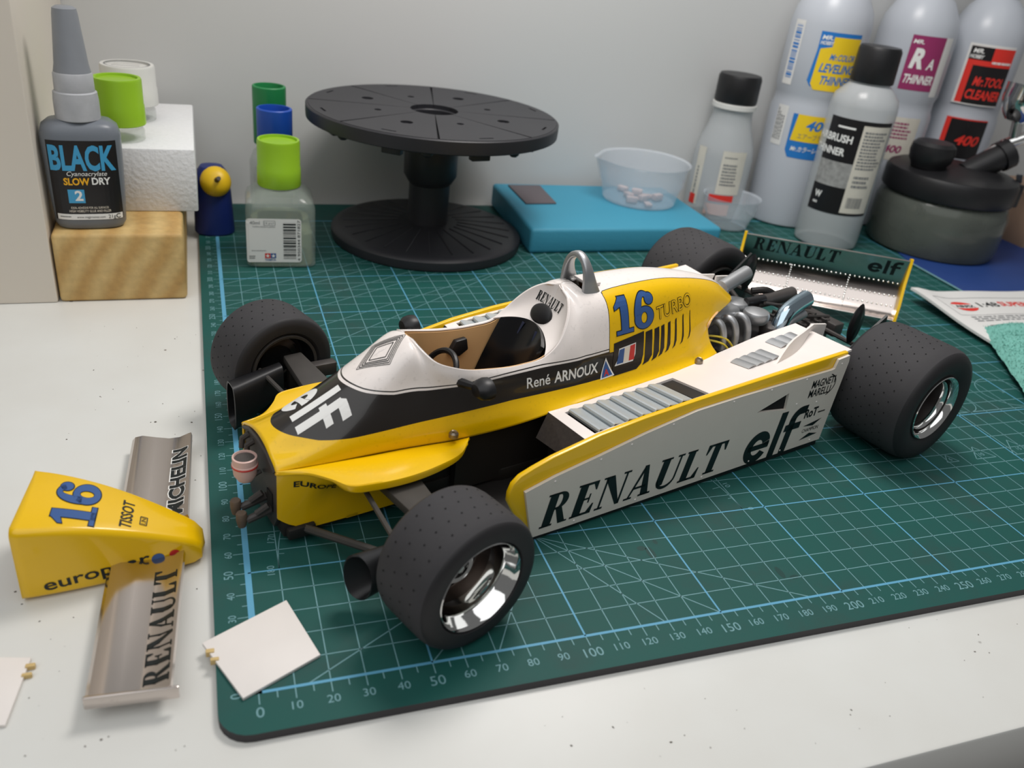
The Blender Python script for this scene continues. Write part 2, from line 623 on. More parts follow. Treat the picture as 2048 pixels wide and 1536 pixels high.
def serif(word, h, w, shear=0.0, stem=0.27):
    """bold slab-serif capitals R E N A U L T"""
    st, th = stem, 0.075
    sf = 0.06

    def stemp(x, wd):
        return [R2(x, 0, x + wd, 1), R2(x - sf, 0, x + wd + sf, th * .8), R2(x - sf, 1 - th * .8, x + wd + sf, 1)]
    G = {}
    G['R'] = (0.86, stemp(0.07, st) + band(0.40, 0.74, (0.30, 0.26), (0.10, 0.19), -90, 90) + [R2(0.3, 0.93, 0.42, 1), R2(0.3, 0.48, 0.42, 0.55),
              [(0.36, 0.52), (0.56, 0.52), (0.80, 0.05), (0.88, 0.05), (0.88, 0), (0.60, 0)]])
    G['E'] = (0.74, stemp(0.07, st) + [R2(0.3, 1 - th, 0.68, 1), R2(0.3, 0, 0.70, th), R2(0.3, 0.47, 0.52, 0.53),
              [(0.68, 1), (0.68, 0.72), (0.64, 0.72), (0.52, 1 - th)], [(0.70, 0), (0.72, 0.30), (0.67, 0.30), (0.53, th)], R2(0.48, 0.36, 0.53, 0.64)])
    G['N'] = (0.92, [R2(0.10, 0, 0.17, 1), R2(0.78, 0, 0.85, 1), [(0.06, 1), (0.36, 1), (0.85, 0.0), (0.72, 0.0), (0.10, 0.90)],
              R2(0.0, 0, 0.27, th * .8), R2(0.0, 1 - th * .8, 0.3, 1), R2(0.68, 1 - th * .8, 0.95, 1)])
    G['A'] = (0.92, [[(0.10, 0), (0.17, 0), (0.48, 0.86), (0.42, 1)], [(0.40, 1), (0.55, 1), (0.88, 0), (0.60, 0)], R2(0.22, 0.28, 0.68, 0.35),
              R2(0.0, 0, 0.28, th * .8), R2(0.52, 0, 0.96, th * .8)])
    G['U'] = (0.88, [R2(0.08, 0.28, 0.08 + st, 1), R2(0.72, 0.28, 0.79, 1), R2(0.0, 1 - th * .8, 0.43, 1), R2(0.62, 1 - th * .8, 0.88, 1)] +
              band(0.435, 0.30, (0.355, 0.32), (0.285, 0.22), 180, 360) + [[(0.08, 0.30), (0.08 + st, 0.30), (0.08 + st, 0.14), (0.16, 0.08)]])
    G['L'] = (0.74, stemp(0.07, st) + [R2(0.3, 0, 0.68, th), [(0.70, 0), (0.72, 0.34), (0.67, 0.34), (0.52, th)]])
    G['T'] = (0.80, [R2(0.27, 0, 0.27 + st, 1), R2(0.18, 0, 0.63, th * .8), R2(0.0, 1 - th, 0.81, 1),
              [(0.0, 1), (0.0, 0.68), (0.05, 0.68), (0.16, 1 - th)], [(0.81, 1), (0.81, 0.68), (0.76, 0.68), (0.65, 1 - th)]])
    x = 0
    out = []
    for ch in word:
        adv, polys = G[ch]
        out += [[(px + x, py) for px, py in p] for p in polys]
        x += adv + 0.10
    V, F = P2(*out)
    k = w / x
    return [(a * k + shear * b * h, b * h) for a, b in V], F


def elf(h, w, shear=0.0, block=False):
    polys = band(0.50, 0.40, (0.48, 0.42), (0.20, 0.20), 20, 330, 40)
    polys += [R2(0.15, 0.33, 0.97, 0.47), [(0.97, 0.40), (0.74, 0.40), (0.72, 0.47), (0.95, 0.53)]]
    polys += [R2(1.10, 0, 1.36, 1.18)]
    polys += [R2(1.58, 0, 1.84, 0.92), R2(1.46, 0.60, 2.12, 0.78)]
    if block:
        polys += [R2(1.58, 0.9, 1.84, 1.1), [(1.62, 0.98), (2.2, 0.98), (2.2, 1.2), (1.74, 1.2), (1.6, 1.08)]]
    else:
        polys += band(1.99, 0.86, (0.41, 0.34), (0.15, 0.13), 90, 180, 12) + [R2(1.97, 0.99, 2.20, 1.20)]
    V, F = P2(*polys)
    return [(x / 2.2 * w + shear * y / 1.2 * h, y / 1.2 * h) for x, y in V], F


def one(d=0.0):
    return [R2(0.20 - d, 0 - d, 0.46 + d, 1.0 + d), R2(0.02 - d, -d, 0.64 + d, 0.11 + d),
            [(0.22, 1.0 + d), (0.0 - d, 0.80), (-d, 0.70 - d), (0.22, 0.78 - d)]]


def six(d=0.0):
    p = band(0.0, 0.31, (0.36 + d, 0.32 + d), (0.12 - d * .6, 0.17 - d * .6), 0, 360, 40)
    p += band(0.02, 0.48, (0.38 + d, 0.53 + d), (0.13 - d * .6, 0.41 - d * .6), 48, 190, 28)
    p += band(0.21, 0.81, (0.155 + d, 0.15 + d), (0.0, 0.0), 0, 360, 16)
    return p


def sixteen(h, w, d=0.0, shear=0.0):
    p = one(d) + [[(x + 1.06, y) for x, y in q] for q in six(d)]
    V, F = P2(*p)
    return [(x / 1.44 * w + shear * y * h, y * h) for x, y in V], F


def barcode(w, h, n=34, seed=3):
    rnd = random.Random(seed)
    out, x = [], 0
    while x < w:
        b = rnd.choice((0.25, 0.25, 0.45, 0.7)) * w / 17
        out.append(R2(x, 0, min(x + b, w), h))
        x += b + rnd.choice((0.25, 0.35, 0.6)) * w / 17
    return P2(*out)


def scribble(w, h, rows, seed=1, fill=0.55):
    """rows of tiny unreadable print"""
    rnd = random.Random(seed)
    out = []
    dy = h / rows
    for r in range(rows):
        x = 0
        end = w * rnd.uniform(0.7, 1.0)
        while x < end:
            b = rnd.uniform(0.04, 0.13) * w
            out.append(R2(x, h - (r + fill) * dy, min(x + b, end), h - r * dy))
            x += b + 0.025 * w
    return P2(*out)


def decal(name, shape, fn, m, parent, seg=None, label=None, kind=None):
    """put a flat print on a surface: fn(x, y) -> 3D point in mm. seg: cut to that size so it can bend"""
    V, F = shape
    bm = bm_in(([(x, y, 0) for x, y in V], F))
    if seg:
        xs = [v.co.x for v in bm.verts]; ys = [v.co.y for v in bm.verts]
        for ax, lo, hi in ((0, min(xs), max(xs)), (1, min(ys), max(ys))):
            t = math.floor(lo / seg) * seg + seg
            while t < hi:
                no = Vector((1, 0, 0)) if ax == 0 else Vector((0, 1, 0))
                bmesh.ops.bisect_plane(bm, geom=bm.verts[:] + bm.edges[:] + bm.faces[:], plane_co=no * t, plane_no=no)
                t += seg
    bm.verts.index_update()
    v = [tuple(fn(q.co.x, q.co.y)) for q in bm.verts]
    f = [tuple(q.index for q in p.verts) for p in bm.faces]
    bm.free()
    return obj(name, (v, f), m, parent, smooth=0, label=label, kind=kind)


def ray_map(vf, start, direction, off=.15):
    """throw a print onto a built mesh: start(x, y) -> 3D point, then along direction"""
    bv = BVHTree.FromPolygons([Vector(p) for p in vf[0]], vf[1])
    d = Vector(direction).normalized()

    def fn(x, y):
        p = Vector(start(x, y))
        h = bv.ray_cast(p, d, 400)
        if h[0] is None:
            h = bv.find_nearest(p + d * 40)
        return h[0] - d * off
    return fn


def plane_map(o, ex, ey, off=0.0):
    o, ex, ey = Vector(o), Vector(ex).normalized(), Vector(ey).normalized()
    n = ex.cross(ey) * off
    return lambda x, y: o + ex * x + ey * y + n


def cyl_map(r, a0, z0, off=0.12, flat=1.0, lean=0):
    """print on an upright cylinder; x runs to the viewer's right, a0 = direction (rad) of x=0"""
    return lambda x, y: ((r + off) * math.cos(a0 + x / r), (r + off) * math.sin(a0 + x / r) * flat, z0 + y)


# ------------------------------------------------------------------ the setting
wall = obj('wall_back', box(-900, 1400, 446, 466, -750, 1500), 'wall')
tag(wall, 'plain pale grey painted wall behind the desk', kind='structure')
fl = obj('floor', box(-1500, 2000, -1600, 466, -770, -750), 'floorm')
tag(fl, 'dull brown floor far below the desk edge', kind='structure')

desk = empty('desk', (150, 190, -750), label='white laminate desk with specks and scuffs under the green mat', cat='desk')
obj('desk_top', box(-850, 950, -252, 255.5, 722, 747, 1.2), 'desk', desk)
for sx in (-820, 880):
    for sy in (-220, 215):
        obj('leg', box(sx, sx + 40, sy, sy + 35, 0, 722, 2), 'board', desk)

cab = obj('cabinet', box(-260, 0, 0, 165, 0, 420, 1.0), 'board', loc=(-81, 280, -3))
tag(cab, 'tall cream white board standing against the wall beside the wood block', 'board')

# ------------------------------------------------------------------ cutting mat
cm = empty('cutting_mat', (0, 0, -3), label='green self-healing cutting mat printed with a blue grid and rulers', cat='cutting mat')
X1, Y1 = 590.0, 437.0
outl = rrect(X1 + 11, Y1 + 13.8, 9, 6, (X1 - 11) / 2, (Y1 - 13.8) / 2)
v, f = prism(outl, 0, 3.0)
idx = [0 if all(abs(v[i][2] - 3.0) < 1e-4 for i in q) else 1 for q in f]
obj('mat_sheet', (v, f), ['mat', 'mat_side'], cm, smooth=0, matidx=idx)
thin, bold = [], []
GX, GY = 550, 400
for i in range(1, GX // 10):
    (bold if i % 5 == 0 else thin).append(R2(i * 10 - (.32 if i % 5 == 0 else .16), 0, i * 10 + (.32 if i % 5 == 0 else .16), GY))
for i in range(1, GY // 10):
    (bold if i % 5 == 0 else thin).append(R2(0, i * 10 - (.28 if i % 5 == 0 else .16), GX, i * 10 + (.28 if i % 5 == 0 else .16)))
bold += [R2(-1.0, -.5, 1.0, GY), R2(-1.0, -.5, GX, .5), R2(0, GY - .5, GX, GY + .5)]
for i in range(0, GX // 5 + 1):
    thin.append(R2(i * 5 - .16, -(4.2 if i % 2 == 0 else 2.8), i * 5 + .16, -.4))
for i in range(0, GY // 5 + 1):
    thin.append(R2(-(4.2 if i % 2 == 0 else 2.6), i * 5 - .16, (3.4 if i % 10 == 0 else 0) + 0, i * 5 + .16))
for a in (30, 45, 60, 120, 135, 150):
    t = math.radians(a)
    L0 = -50 / math.sin(t)
    thin += stroke([(100 + L0 * math.cos(t), 50 + L0 * math.sin(t)), (100 + 95 * math.cos(t), 50 + 95 * math.sin(t))], .36)
thin += stroke(arc(100, 50, 90, 90, 0, 180, 60), .3)
for d in range(0, 181, 5):
    t = math.radians(d)
    k = 86 if d % 10 == 0 else 88
    thin += stroke([(100 + k * math.cos(t), 50 + k * math.sin(t)), (100 + 90 * math.cos(t), 50 + 90 * math.sin(t))], .25)
for c in (176, 207, 230, 242, 262, 275, 292):
    thin += stroke([(0, c), (260, c + 260 * math.tan(math.radians(30)) * (1 if c > 200 else 1.3))] if c + 150 < 460 else [(0, c), ((398 - c) / .45, 398)], .32)
for c in (150, 210, 260, 330):
    thin += stroke([(c, 398), (c + 110, 398 - 150)], .32)
for cx, r in ((360, 9), (399, 14.5), (440, 18)):
    thin += stroke(arc(cx, 118 if cx > 380 else 111, r, r, 0, 360, 40), .36)
for bx, w_ in ((312.5, 7), (332.5, 12), (357, 15)):
    thin += stroke([(bx - w_ / 2, 64), (bx + w_ / 2, 64), (bx, 64 + w_ * .78), (bx - w_ / 2, 64)], .36)
thin += stroke([(352, 102), (352, 64)], .4) + stroke([(352, 102), (480, 102)], .5)
obj('grid_line', ([(x, y, 3.03) for x, y in P2(*thin)[0]], P2(*thin)[1]), 'line2', cm, smooth=0, kind='stuff', label='thin pale printed grid lines')
obj('ruler_line', ([(x, y, 3.05) for x, y in P2(*bold)[0]], P2(*bold)[1]), 'line', cm, smooth=0, kind='stuff', label='bold blue printed ruler lines')
nums = []
for i in range(0, 56):
    k = i * 10
    big = k % 50 == 0
    h = 3.4 if big else 2.7
    t = text(str(k), h, align='C')
    nums.append(T2(t, k, -5.2 - h))
    if k <= 390:
        h = 2.9 if big else 2.3
        t = text(str(k), h, align='C')
        nums.append(T2(t, -4.6, k, rot=PI / 2))
for d in (0, 10, 20, 160, 170, 180):
    t = math.radians(d)
    s = text(str(d), 2.4, align='C')
    nums.append(T2(s, 100 + 92.5 * math.cos(t) + (1.0 if d > 90 else 0), 50 + 92.5 * math.sin(t), rot=t - PI / 2 if d <= 90 else t - PI / 2))
for s, x, y in (('6', 312.5, 65), ('10', 332.5, 66), ('15', 357, 67), ('28', 399, 117)):
    nums.append(T2(text(s, 2.2, align='C'), x, y))
blots = [arc(140, 33, 1.6, 3.4, 0, 360, 14)[:-1], arc(137.6, 36, 1.8, 1.3, 0, 360, 12)[:-1], arc(144.5, 38.4, .9, 1.4, 0, 360, 10)[:-1], arc(183, 13.6, 1.2, 3.2, 0, 360, 12)[:-1], arc(187, 10.4, 1.9, 1.0, 0, 360, 12)[:-1]]
obj('ink_blot', ([(x, y, 3.02) for x, y in P2(*blots)[0]], P2(*blots)[1]), 'blot', cm, smooth=0, kind='stuff', label='small dark paint stains')
ns = cat2(*nums)
obj('ruler_number', ([(x, y, 3.04) for x, y in ns[0]], ns[1]), 'line2', cm, smooth=0, kind='stuff', label='printed ruler numbers along the mat edges')

# ------------------------------------------------------------------ the model racing car (1/12)
# car frame: a = backwards from the front axle, l = towards the camera's side from the centre line, z = up
CAR = empty('model_race_car', (41.94, 87.51, 0), math.radians(15.4),
            'yellow, white and black model racing car with its nose removed, standing on the cutting mat', 'model car')


def C(a, l, z):
    return (a, -l, z)


def carobj(name, vf, m, parent=None, **k):
    """vf given in (a, l, z)"""
    v, f = xf(vf, C)
    bm = bm_in((v, f))
    bmesh.ops.recalc_face_normals(bm, faces=bm.faces)
    return obj(name, bm_out(bm), m, parent or CAR, **k)


def both(name, vf, m, **k):
    a = carobj(name, vf, m, **k)
    b = carobj(name, xf(vf, lambda x, y, z: (x, -y, z)), m, **k)
    return a, b


NET = [  # stations; keys: top or cockpit rim, shoulder, side, stripe foot, valley, flange  (a, l, z)
    [(-37, 0, 36.0), (-37, 6, 35.4), (-37, 11, 33.8), (-37, 13.4, 32.8), (-37, 15, 32.2), (-37, 16.4, 31.0)],
    [(-29, 0, 39.8), (-29, 7, 38.0), (-29, 12.2, 34.6), (-29, 15, 33.4), (-29, 16.2, 32.2), (-29, 17, 30.6)],
    [(-21, 0, 43.6), (-21, 7.4, 41.4), (-21, 12.8, 37.2), (-21, 15.8, 34.6), (-21, 17, 32.4), (-21, 17.6, 30.2)],
    [(-8, 0, 50.2), (-8, 8.2, 47.6), (-8, 13.8, 42), (-8, 17, 36.6), (-8, 18.2, 33), (-8, 18.4, 29.9)],
    [(4, 0, 57), (4, 8.6, 54.4), (4, 14, 46.4), (4, 18, 37.8), (4, 19.4, 33.2), (4, 19.2, 29.6)],
    [(17, 0, 64), (16.6, 9, 61), (16, 14, 50), (16, 19.2, 38.5), (16, 20.6, 33.5), (16, 20.4, 29.3)],
    [(17.6, 5, 63.3), (17.6, 10.4, 59.2), (18, 14.8, 50), (19, 19.6, 38.7), (19, 21, 33.5), (19, 20.8, 29.3)],
    [(18.6, 9, 61.7), (19, 12.5, 57), (20, 15.6, 49.6), (21.5, 19.9, 38.9), (21.5, 21.4, 33.5), (21.5, 21.2, 29.3)],
    [(21.3, 13.6, 59), (22, 15.2, 55.5), (24, 16.9, 49), (26, 20.4, 39.2), (26, 22, 33.7), (26, 21.9, 29.4)],
    [(28.5, 16.8, 56.3), (29.5, 17.9, 53.4), (31, 18.8, 48.2), (33, 21, 39.9), (33, 22.9, 34.2), (33, 23, 29.9)],
    [(44, 18.2, 53.6), (44.5, 19.4, 51.8), (46, 20.5, 47), (47, 22, 41), (47, 24.4, 35.4), (47, 25.2, 31.4)],
    [(57, 18.6, 53), (57.5, 19.9, 51.3), (58, 21.2, 47), (59, 22.6, 41.3), (59, 25.3, 36.4), (59, 27, 33.4)],
    [(67, 18.4, 54.2), (67.5, 20, 51.8), (68, 21.6, 47), (68.5, 23, 41.4), (69, 25.8, 37.2), (69, 28, 35.4)],
    [(73, 18, 58.5), (73.5, 20, 54.3), (74, 21.9, 47.5), (74.5, 23.2, 41.4), (75, 26, 37.5), (75, 28.3, 36.2)],
    [(77, 16, 63.5), (77.5, 19.3, 57.5), (78, 22, 48.5), (79, 23.3, 41.4), (79, 26, 37.6), (79, 28.3, 36.6)],
    [(80.5, 12.5, 68.2), (81, 17.8, 61), (82, 21.8, 50), (83, 23.3, 41.4), (83, 26, 37.7), (83, 28.2, 36.9)],
    [(83.3, 7, 72), (84, 15, 65.5), (85, 21, 52), (86, 23.3, 41.5), (86, 26, 37.7), (86, 28, 37)],
    [(84.5, 0, 74), (86.5, 13, 68.6), (88, 20.6, 53.5), (89, 23.2, 41.5), (89, 25.8, 37.7), (89, 27.8, 37)],
    [(98, 0, 73.4), (98, 12, 70.2), (98, 20, 54), (98, 23, 41.8), (98, 25.6, 37.8), (98, 27.6, 37.2)],
    [(115, 0, 74), (115, 11.4, 71.0), (115, 18.6, 55), (115, 22.4, 42.5), (115, 25, 38.2), (115, 27, 37.4)],
    [(135, 0, 73.3), (135, 10.2, 70.6), (134, 17, 55), (133, 21, 43.2), (133, 23.5, 38.6), (133, 25.5, 37.6)],
    [(155, 0, 70), (154, 8, 67.2), (151, 15, 54.5), (147, 19.5, 44), (147, 22, 39), (147, 24, 37.8)],
    [(172, 0, 64.5), (170, 6.2, 62), (163, 12.2, 54), (155, 17.2, 45), (155, 20.5, 39.2), (155, 22.5, 38)],
    [(187, 0, 54.5), (184, 4, 54.6), (172, 9.5, 53.2), (160, 13.8, 50.5), (161, 17.6, 41.5), (163, 20.5, 38)],
]


def cr(p0, p1, p2, p3, t):
    return 0.5 * ((2 * p1) + (-p0 + p2) * t + (2 * p0 - 5 * p1 + 4 * p2 - p3) * t * t + (-p0 + 3 * p1 - 3 * p2 + p3) * t ** 3)


def crline(P, ns):
    """cardinal spline through rows of numpy points; ns = samples for each span"""
    out = []
    n = len(P)
    for i in range(n - 1):
        p0 = P[i - 1] if i else 2 * P[0] - P[1]
        p3 = P[i + 2] if i + 2 < n else 2 * P[-1] - P[-2]
        # limit tangents where the spans differ much (keeps the net from overshooting)
        d1, d0, d2 = np.linalg.norm(P[i + 1] - P[i]) + 1e-9, np.linalg.norm(P[i] - p0) + 1e-9, np.linalg.norm(p3 - P[i + 1]) + 1e-9
        m1 = ((P[i] - p0) / d0 * d1 + (P[i + 1] - P[i]) / d1 * d0) * d1 / (d0 + d1)
        m2 = ((P[i + 1] - P[i]) / d1 * d2 + (p3 - P[i + 1]) / d2 * d1) * d1 / (d1 + d2)
        k = ns[i]
        for j in range(k):
            t = j / k
            h00, h10, h01, h11 = 2 * t**3 - 3 * t**2 + 1, t**3 - 2 * t**2 + t, -2 * t**3 + 3 * t**2, t**3 - t**2
            out.append(h00 * P[i] + h10 * m1 + h01 * P[i + 1] + h11 * m2)
    out.append(P[-1])
    return out


def refine():
    net = np.array(NET, float)
    rows = []
    keys = []
    spans = [max(2, int(round(max(np.linalg.norm(net[i + 1, k] - net[i, k]) for k in (0, 3)) / 1.6))) for i in range(len(net) - 1)]
    for k in range(6):
        keys.append(crline(net[:, k], spans))
    keys = np.array(keys)                      # key, station, 3
    for s in range(keys.shape[1]):
        P = keys[:, s]
        closed = P[0][1] < 0.01
        if closed:   # symmetric tangent at the crest
            q = np.vstack([P[1] * [1, -1, 1], P])
            line = crline(q, [1, 10, 12, 10, 7, 5])[1:]
        else:
            line = crline(P, [10, 12, 10, 7, 5])
        rows.append(np.array(line))
    return np.array(rows)


ROWS = refine()


def interp(x, xs, ys):
    return float(np.interp(x, xs, ys))


def paint(a, l, z):
    l = abs(l)
    zw = interp(a, [-14, -8, -3, 7, 20, 48, 96, 200], [51, 50.5, 49.6, 48.5, 48.8, 50.4, 51.6, 51.6])
    fw = z - zw
    zb = interp(a, [-36, -29, -21, -10, 0, 24, 51, 97, 112, 118], [38.9, 37.9, 37.0, 37.0, 37.6, 39.3, 41, 41.6, 43.2, 46])
    fb = min(z - zb, 112.5 - a + (z - 42) * .3)
    lt = interp(a, [95, 104, 145, 165, 190], [8.6, 7.6, 6.0, 3.4, .2])
    fy = min(a - (97.2 + (z - 52) * .06), l - lt, z - zw + 0.6)
    return fw, fb, fy


def paint_material():
    m = mat('body_paint', (240, 192, 2), 0.24, coat=0.35)
    nt = m.node_tree
    p = nt.nodes['Principled BSDF']

    def att(n):
        x = nt.nodes.new('ShaderNodeAttribute'); x.attribute_name = n
        return x.outputs['Fac']

    def gt(s, v):
        x = nt.nodes.new('ShaderNodeMath'); x.operation = 'GREATER_THAN'
        nt.links.new(s, x.inputs[0]); x.inputs[1].default_value = v
        return x.outputs[0]

    def mul(a, b):
        x = nt.nodes.new('ShaderNodeMath'); x.operation = 'MULTIPLY'
        nt.links.new(a, x.inputs[0]); nt.links.new(b, x.inputs[1])
        return x.outputs[0]

    def mix(fac, a, b):
        x = nt.nodes.new('ShaderNodeMix'); x.data_type = 'RGBA'
        nt.links.new(fac, x.inputs[0])
        for s, i in ((a, 6), (b, 7)):
            if isinstance(s, tuple): x.inputs[i].default_value = s
            else: nt.links.new(s, x.inputs[i])
        return x.outputs[2]

    def inv(a):
        x = nt.nodes.new('ShaderNodeMath'); x.operation = 'SUBTRACT'
        x.inputs[0].default_value = 1; nt.links.new(a, x.inputs[1])
        return x.outputs[0]
    fw, fb, fy = att('fw'), att('fb'), att('fy')
    Y, B, W = lin(240, 192, 2), lin(34, 30, 27), lin(240, 232, 227)
    c = mix(gt(fb, 0.0), Y, B)
    c = mix(gt(fw, 0.0), c, W)
    c = mix(mul(gt(fw, 0.75), inv(gt(fw, 1.15))), c, lin(40, 38, 36))
    c = mix(mul(gt(fy, -0.18), gt(fw, -0.35)), c, lin(40, 38, 36))
    c = mix(gt(fy, 0.15), c, Y)
    tc = nt.nodes.new('ShaderNodeTexCoord')
    n = nt.nodes.new('ShaderNodeTexNoise'); n.inputs['Scale'].default_value = 700; n.inputs['Detail'].default_value = 2
    nt.links.new(tc.outputs['Object'], n.inputs['Vector'])
    mr = nt.nodes.new('ShaderNodeMapRange')          # fine dust speckle
    mr.inputs['From Min'].default_value = 0.25; mr.inputs['From Max'].default_value = 0.40
    mr.inputs['To Min'].default_value = 0.80; mr.inputs['To Max'].default_value = 1.0
    nt.links.new(n.outputs['Fac'], mr.inputs['Value'])
    x = nt.nodes.new('ShaderNodeMix'); x.data_type = 'RGBA'; x.blend_type = 'MULTIPLY'
    x.inputs[0].default_value = 0.6
    nt.links.new(c, x.inputs[6]); nt.links.new(mr.outputs['Result'], x.inputs[7])
    nt.links.new(x.outputs[2], p.inputs['Base Color'])
    return m


M['bodypaint'] = paint_material()


def build_cowl():
    full = []
    for r in ROWS:
        near = [tuple(p) for p in r]
        far = [(a, -l, z) for a, l, z in near]
        full.append((far[::-1], near))
    V, F = [], []
    # two mirrored sheets, welded along the crest
    fr = [x[0] for x in full]
    nr = [x[1] for x in full]
    g = join(grid(fr), grid(nr))
    bm = bm_in(g)
    bmesh.ops.remove_doubles(bm, verts=bm.verts, dist=0.01)
    # roll hoop well: open the deck behind the cockpit
    dead = [f_ for f_ in bm.faces if all(89.5 < v_.co.x < 97.5 and abs(v_.co.y) < 6.2 for v_ in f_.verts)]
    bmesh.ops.delete(bm, geom=dead, context='FACES')
    bmesh.ops.recalc_face_normals(bm, faces=bm.faces)
    up = [f_ for f_ in bm.faces if abs(f_.calc_center_median().y) < 3 and 110 < f_.calc_center_median().x < 140]
    if sum(f_.normal.z for f_ in up) < 0:
        bmesh.ops.reverse_faces(bm, faces=bm.faces)
    bm.verts.index_update()
    v = [tuple(q.co) for q in bm.verts]
    f_ = [tuple(q.index for q in p.verts) for p in bm.faces]
    bm.free()
    return v, f_


cv, cf = build_cowl()
COWL_BVH = BVHTree.FromPolygons([Vector(p) for p in cv], cf)
cow = obj('body_shell', ([C(*p) for p in cv], [tuple(reversed(q)) for q in cf]), ['bodypaint', 'tan'], CAR, smooth=60,
          label='upper body shell painted yellow, black and white')
vals = [paint(*p) for p in cv]
for i, nm in enumerate(('fw', 'fb', 'fy')):
    at = cow.data.attributes.new(nm, 'FLOAT', 'POINT')
    at.data.foreach_set('value', [q[i] for q in vals])
sm = cow.modifiers.new('shell', 'SOLIDIFY')
sm.thickness = 1.1 * S
sm.offset = -1
sm.material_offset = 1
sm.material_offset_rim = 0


def side_map(a0, z0, ang=0.0, off=0.14):
    """decal on the flank: x backwards, y up, thrown sideways onto the shell"""
    c, s = math.cos(ang), math.sin(ang)

    def fn(x, y):
        a, z = a0 + x * c - y * s, z0 + x * s + y * c
        hit = COWL_BVH.ray_cast(Vector((a, 60, z)), Vector((0, -1, 0)), 60)
        if hit[0] is None:
            hit = COWL_BVH.find_nearest(Vector((a, 22, z)))
        n = hit[1]
        if n.y < 0: n = -n
        p = hit[0] + n * off
        return C(*p)
    return fn


def top_map(a0, l0, off=0.14, turn=True):
    """decal on the hood: x towards the near side, y backwards, dropped from above"""
    def fn(x, y):
        hit = COWL_BVH.ray_cast(Vector((a0 + y, l0 + x, 120)), Vector((0, 0, -1)), 120)
        if hit[0] is None:
            hit = COWL_BVH.find_nearest(Vector((a0 + y, l0 + x, 60)))
        n = hit[1]
        if n.z < 0: n = -n
        return C(*(hit[0] + n * off))
    return fn


# --- prints on the shell
decal('hood_lettering', elf(17.8, 22, 0, True), top_map(-26.4, -9.6), 'inkwhite', cow, 1.6)
rh = []
for k, t in ((4.4, .3), (5.9, .3), (6.9, .3), (7.9, .26), (8.8, .2)):
    rh += stroke([(0, -k * 1.06), (k * .78, 0), (0, k * 1.06), (-k * .78, 0), (0, -k * 1.06)], t)
decal('diamond_emblem', P2(*rh), top_map(7.6, .6), 'ink', cow, 1.6)
decal('race_number_outline', sixteen(13.4, 21.5, 0.025), side_map(101.2, 57.0, 0.02), 'ink', cow, 1.5)
decal('race_number', sixteen(13.4, 21.5), side_map(101.2, 57.0, 0.02, 0.2), 'inkblue', cow, 1.5)
decal('turbo_outline', text('TURBO', 5.6, 22.5, 0.03), side_map(124.4, 58.9, 0.10), 'ink', cow, 1.5)
decal('turbo_lettering', text('TURBO', 5.2, 22.1, -0.005), side_map(124.6, 59.1, 0.10, .2), 'inkyellow', cow, 1.5)
blk = [[(0, 0), (12.6, .6), (15.6, 2.2), (17.0, 5.5), (17.5, 14.8), (0.4, 12.9)]]
decal('stripe_block', P2(*blk), side_map(99.2, 41.4), 'black', cow, 1.5)
st = []
for x, wd, top, bot in ((117.6, 4.0, 55.8, 42.8), (122.9, 2.9, 56.1, 43.4), (127.0, 2.0, 56.5, 44.2), (131.2, 1.6, 57.0, 45), (135.8, .95, 57.6, 45.8), (140.6, .7, 58.4, 46.6), (145.4, .42, 59.2, 47.8)):
    st.append([(x - 2.4, bot), (x - 1.0 + wd * .6, bot + .9), (x - .3 + wd, bot + 3.0), (x + wd, top + .3), (x, top - .2), (x - .6, bot + 3.4), (x - 1.2, bot + 1.2)])
decal('speed_stripe', P2(*st), side_map(0, 0), 'black', cow, 1.5)
fl_ = [(0, 0), (10, 0.4), (11.4, 3), (11.6, 7.6), (2.2, 6.8), (1.6, 2.2)]
decal('flag_border', P2(fl_), side_map(100.2, 45.0, 0, .2), 'inkwhite', cow, 1.5)
for k, nm in ((0, 'inkblue'), (1, 'inkcream'), (2, 'inkred')):
    x0, x1 = 1.6 + k * 3.0, 1.6 + (k + 1) * 3.0
    decal('flag_band', P2([(x0 - (.6 if k == 0 else 0), .6 + k * .15), (x1, .75 + k * .15), (x1 + .6, 6.6 + k * .3), (x0 + .8, 6.3 + k * .3)]), side_map(100.2, 45.0, 0, .27), nm, cow, 1.5)
decal('driver_lettering', cat2(text('René', 4.0, 10.5, 0.01), T2(text('ARNOUX', 4.3, 21.5, 0.022), 12.4, 0)), side_map(57.6, 44.2, 0.0), 'inkwhite', cow, 1.5)
decal('badge_triangle', P2([(0, 0), (7.4, 0.6), (2.9, 8.4)]), side_map(92.4, 41.2, 0, .2), 'inkwhite', cow, 1.5)
decal('badge_triangle_fill', P2([(.7, .5), (6.4, 1.0), (2.9, 7.2)]), side_map(92.4, 41.2, 0, .27), 'inkblue', cow, 1.5)
decal('badge_mark', text('A', 2.6, bold=0.02), side_map(94.4, 42.2, 0, .33), 'inkred', cow)

